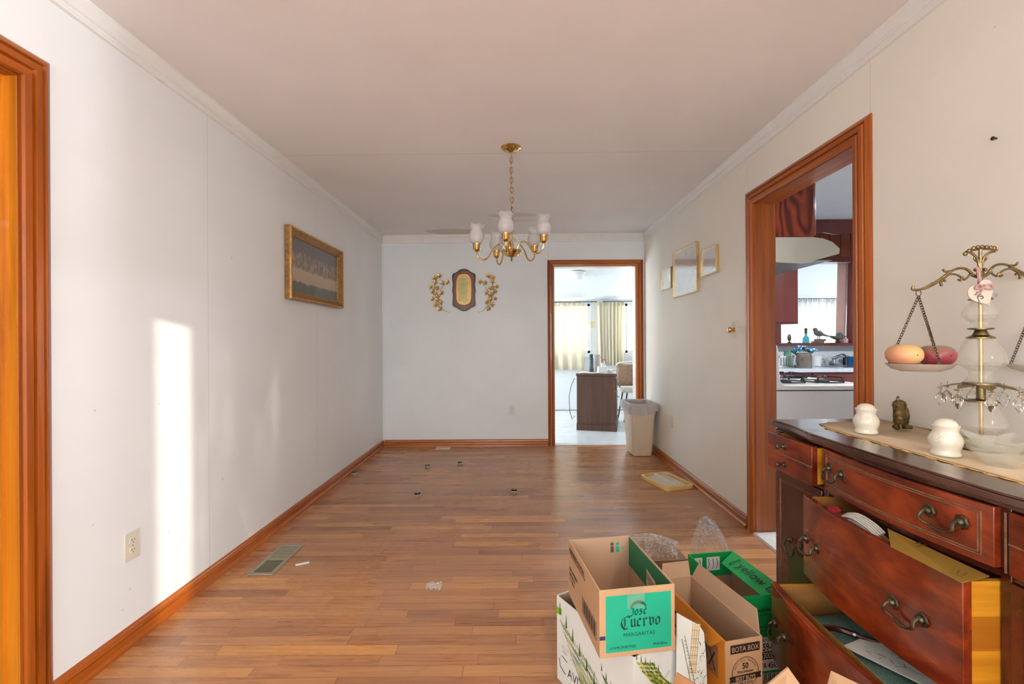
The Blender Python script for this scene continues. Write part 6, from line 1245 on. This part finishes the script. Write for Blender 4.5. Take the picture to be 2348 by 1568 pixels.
# --- tall kraft and orange carton
BW, BL, BH = .128, .362, .30; br = math.radians(12.5); bc = V(.618, 1.327, 0)+V(math.cos(br), math.sin(br), 0)*BW/2+V(-math.sin(br), math.cos(br), 0)*BL/2
M_or = plain('orange carton print', c(214, 132, 30), .5, var=.06, sc=3)
o, p = carton('cardboard_box', 'narrow open carton, orange side and brown front, between white and green cartons', bc.x, bc.y, .001, BW, BL, BH, br, {'front': M_kraft, 'back': M_kraft, 'left': M_or, 'right': M_kraft})
fr = FRONT(BW, BL); b = MB(); b.rect(fr, -BW/2+.016, BH-.040, BW/2-.010, BH-.013, .0006); bl = b.obj('black_band', M_ink, p['front'], smooth=0)
b = MB(); b.text('BOTA BOX', .0218, fr, .003, BH-.0345, 'C', .0, .86, off=.0011); M_tan = plain('tan lettering', c(200, 162, 122), .7); b.obj('band_lettering', M_tan, bl, smooth=0)
cxr, cyr = .003, BH-.100; b = MB(); n = 44
for rr, t in ((.047, .0012), (.0445, .0007)):
    P_ = [(cxr+rr*math.cos(2*PI*i/n), cyr+rr*math.sin(2*PI*i/n)) for i in range(n+1)]; P2 = [(cxr+(rr-t)*math.cos(2*PI*i/n), cyr+(rr-t)*math.sin(2*PI*i/n)) for i in range(n+1)]
    for i in range(n): b.flat([P_[i], P_[i+1], P2[i+1], P2[i]], fr)
b.text('50', .024, fr, cxr, cyr+.012, 'C', .03, .9); b.text('Wine Enthusiast', .0105, fr, cxr, cyr-.000, 'C', .02, .8); b.text('OVER 50 GOLD', .0095, fr, cxr, cyr-.034, 'C', .03, .8); b.text('MEDALS', .0095, fr, cxr, cyr-.044, 'C', .03, .8)
b.flat([(cxr-.056, cyr-.025), (cxr+.056, cyr-.022), (cxr+.052, cyr-.013), (cxr+.056, cyr-.004), (cxr-.056, cyr-.007), (cxr-.052, cyr-.016)], fr, .0009)
for i, ch in enumerate('BOTA BOX AWARDED'):
    t = PI*.86-PI*.72*i/15; b.text(ch, .0062, fr, cxr+.037*math.cos(t), cyr+.037*math.sin(t)-.002, 'C', .01, ang=t-PI/2)
b.obj('printed_seal', M_ink, p['front'], smooth=0)
b = MB(); b.text('BEST BUYS', .0165, fr, cxr, cyr-.0212, 'C', .02, .88, off=.0014); b.obj('ribbon_lettering', M_tan, p['front'], smooth=0)
frl = LEFT(BW, BL); b = MB(); b.rect(frl, -.01, .165, BL/2-.035, .262, .0006); bn = b.obj('brown_band', plain('brown band', c(150, 104, 66), .6), p['left'], smooth=0); b = MB(); b.text('BOTA BOX', .085, frl, BL/2-.045, .180, 'R', 0, .62, off=.001); b.obj('side_lettering', M_ink, bn, smooth=0)
# its flaps stand up
flap(o, 'upright_flap', [V(BW/2-.001, -BL/2+.012, BH-.002), V(BW/2-.001, BL/2-.004, BH-.002), V(BW/2+.018, BL/2-.02, BH+.052), V(BW/2+.022, -BL/2+.05, BH+.052)], M_kraft_in)
flap(o, 'upright_flap', [V(-BW/2+.002, BL/2-.002, BH-.002), V(BW/2-.006, BL/2-.002, BH-.002), V(BW/2-.006, BL/2+.012, BH+.052), V(-BW/2+.012, BL/2+.012, BH+.052)], M_kraft_in)
flap(o, 'folded_flap', [V(-BW/2, -BL/2+.01, BH-.001), V(-BW/2, BL/2-.01, BH-.001), V(-BW/2-.010, BL/2-.03, BH-.045), V(-BW/2-.012, -BL/2+.05, BH-.045)], M_or)
# --- green carton
GW, GL, GH = .205, .325, .30; gr = math.radians(8.5); gcn = V(.765, 1.557, 0)+V(math.cos(gr), math.sin(gr), 0)*GW/2+V(-math.sin(gr), math.cos(gr), 0)*GL/2
M_gr = plain('bright green carton', c(10, 160, 80), .45, var=.03)
M_gin = plain('green carton inside', c(70, 60, 48), .8)
o, p = carton('cardboard_box', 'bright green open wine carton beside the sideboard', gcn.x, gcn.y, .001, GW, GL, GH, gr, M_gr, M_kraft_in)
fr = FRONT(GW, GL); b = MB(); b.text('[ yellow tail ]', .0200, fr, -.040, GH-.058, 'L', .01, 1.0); b.text('PINOT GRIGIO', .0105, fr, -.016, GH-.074, 'L', .0, 1.1); b.text('PRODUCT OF', .010, fr, -.024, .200-.015, 'L', .02, .9); b.text('AUSTRALIA', .010, fr, -.012, .170, 'L', .02, .9); b.text('SOUTH EASTERN', .0085, fr, -.016, .158, 'L', .02, .9); b.obj('printed_lettering', M_ink, p['front'], smooth=0)
b = MB(); b.rect(fr, -.058, .032, GW/2, .150, .0006); b.rect(fr, -.058, .0, GW/2, .022, .0006); wl = b.obj('white_label', M_paper, p['front'], smooth=0)
b = MB(); b.text('PINOT GRIGIO', .0130, fr, -.014, .136, 'L', .02, .65, off=.001); b.text('259-0', .036, fr, -.016, .104, 'L', .01, .68, off=.001); b.rect(fr, -.034, .072, GW/2, .100, .0008); b.text('PA 4565', .030, fr, -.012, .040, 'L', .01, .66, off=.001)
for i in range(26): b.rect(fr, -.055+i*.0055, .0, -.055+i*.0055+.0018+.0012*(i % 3), .021, .001)
b.obj('label_lettering', M_ink, wl, smooth=0); b = MB(); b.text('4300L', .032, fr, -.015, .0755, 'L', .01, .68, off=.0013); b.obj('reversed_lettering', M_paper, wl, smooth=0)
frb = (V(0, GL/2-.0048, 0), V(1, 0, 0), V(0, 0, 1), V(0, -1, 0)); b = MB(); b.rect(frb, -GW/2+.006, .20, GW/2-.006, GH-.001, .0002); gb = b.obj('green_inner_print', M_gr, p['back'], smooth=0)
b = MB(); b.rect(frb, -.075, .225, -.040, .282, .0006); b.rect(frb, -.020, .225, .040, .282, .0006); wb = b.obj('white_print', M_paper, gb, smooth=0); b = MB()
for x0_ in (-.070, -.052, -.012, .008, .026): b.pen(frb, [(x0_, .275), (x0_+.004, .25), (x0_-.002, .232)], .004, .2, .001)
b.obj('grey_figures', plain('grey print', c(130, 126, 120), .7), wb, smooth=0)
Q = [V(GW/2-.001, -GL/2+.006, GH), V(GW/2-.001, GL/2-.006, GH), V(GW/2-.085, GL/2-.05, GH-.022), V(GW/2-.085, -GL/2+.012, GH-.022)]
fq = flap(o, 'tucked_flap', [Q[0], Q[1], Q[2], Q[3]], M_gr, -.003); ux_ = (Q[0]-Q[1]).normalized(); n_ = (Q[1]-Q[0]).cross(Q[3]-Q[0]).normalized(); n_ = n_ if n_.z > 0 else -n_; uy_ = n_.cross(ux_); fr2 = (Q[1], ux_, uy_, n_)
sgn = 1 if uy_.dot(Q[2]-Q[1]) < 0 else -1
b = MB(); b.text('[ yellow tail ]', .056, (Q[1]+(Q[2]-Q[1])*.80+ux_*.03+n_*.003, ux_, uy_, n_), .0, .012, 'L', .0, 1.0, off=.0012); b.obj('flap_lettering', M_ink, fq, smooth=0)
# --- carton with film behind
o, p = carton('cardboard_box', 'dark brown carton behind the narrow carton, draped with clear plastic', .585, 1.985, .001, .27, .20, .262, math.radians(5), plain('brown taped board', c(128, 96, 70), .5), None)
flap(o, 'closed_flap', [V(-.133, -.097, .263), V(.133, -.097, .263), V(.133, .0, .266), V(-.133, .0, .266)], plain('brown taped board', c(128, 96, 70), .5), .003); flap(o, 'closed_flap', [V(-.133, .002, .266), V(.133, .002, .266), V(.133, .097, .263), V(-.133, .097, .263)], plain('brown taped board', c(128, 96, 70), .5), .003)
def bag(label, cx, cy, z0, sx_, sy_, h, seed):
    random.seed(seed); ph = [random.uniform(0, 6) for _ in range(8)]
    def fn(u, v):
        a = u*2*PI; r = (1-v)**.55; w1 = 1+.16*math.sin(5*a+ph[0]+3*v)+.10*math.sin(11*a+ph[1]-6*v)+.06*math.sin(19*a+9*v+ph[2])
        z = h*(v**.75)*(1+.16*math.sin(3*a+ph[3])*(1-v)+.05*math.sin(13*a+ph[4])); return (sx_*r*w1*math.cos(a)+h*.25*v*math.sin(ph[5]), sy_*r*w1*math.sin(a), z)
    b = MB(); b.grid(fn, 64, 22); o = b.obj('plastic_bag', M_wrap, smooth=18); o.location = (cx, cy, z0); return tag(o, label, 'plastic bag')
def wrap_mat():
    k = N('clear wrap'); t = k.n.new('ShaderNodeBsdfTransparent'); t.inputs[0].default_value = (.985, .98, .975, 1); k.set(c(240, 236, 232), .12, spec=.9); n = k.noise(k.pos(), 26, 5, 2.2, .6)
    fz = k.n.new('ShaderNodeLayerWeight'); fz.inputs[0].default_value = .35; l = k.math('LESS_THAN', k.math('ABSOLUTE', k.math('SUBTRACT', n, .5)), .014)
    f = k.math('ADD', k.math('ADD', k.math('MULTIPLY', fz.outputs['Facing'], .30), k.math('MULTIPLY', l, .42)), .03, True); m = k.n.new('ShaderNodeMixShader'); k.put(m.inputs[0], f); k.l.new(t.outputs[0], m.inputs[1]); k.l.new(k.b.outputs[0], m.inputs[2]); k.l.new(m.outputs[0], k.out.inputs[0]); k.bump(n, .6, .006); return k.m
M_wrap = wrap_mat()
bag('clear crumpled plastic bag on the dark brown carton behind the narrow one', .60, 1.985, .269, .115, .08, .07, 2)
q = at(1648, 1262, 2.09); bag('clear crumpled plastic bag puffed up behind the green carton', q.x, 2.09, .001, .115, .07, .36, 5)
# --- open carton at the bottom edge, flaps up
o, p = carton('cardboard_box', 'brown open carton at the bottom edge of the photo with its flaps raised', .60, .80, .001, .36, .30, .37, math.radians(-4), M_kraft)
Mn = Matrix.Rotation(math.radians(4), 4, 'Z') @ Matrix.Translation(-V(.60, .80, .001))
def nearflap(pts, Y, m=M_kraft):
    b = MB(); P_ = [Mn @ at(px, py, Y_) for px, py, Y_ in pts]; nn = (P_[1]-P_[0]).cross(P_[2]-P_[0]).normalized()*.004; k = len(P_)
    b.add(P_+[q+nn for q in P_], [tuple(range(k)), tuple(range(k, 2*k))[::-1]]+[(i, (i+1) % k, (i+1) % k+k, i+k) for i in range(k)]); b.obj('raised_flap', m, o, smooth=0)
nearflap([(1808, 1531, .95), (1764, 1568, .95), (1725, 1600, .95), (1790, 1720, .86), (1900, 1660, .86)], .95)
nearflap([(1553, 1541, .94), (1543, 1568, .94), (1535, 1640, .93), (1690, 1720, .88), (1700, 1630, .90)], .94, plain('kraft shade', c(150, 104, 66), .75))
nearflap([(1910, 1539, .90), (1900, 1575, .90), (1888, 1650, .89), (1985, 1700, .82), (2020, 1592, .83)], .90)
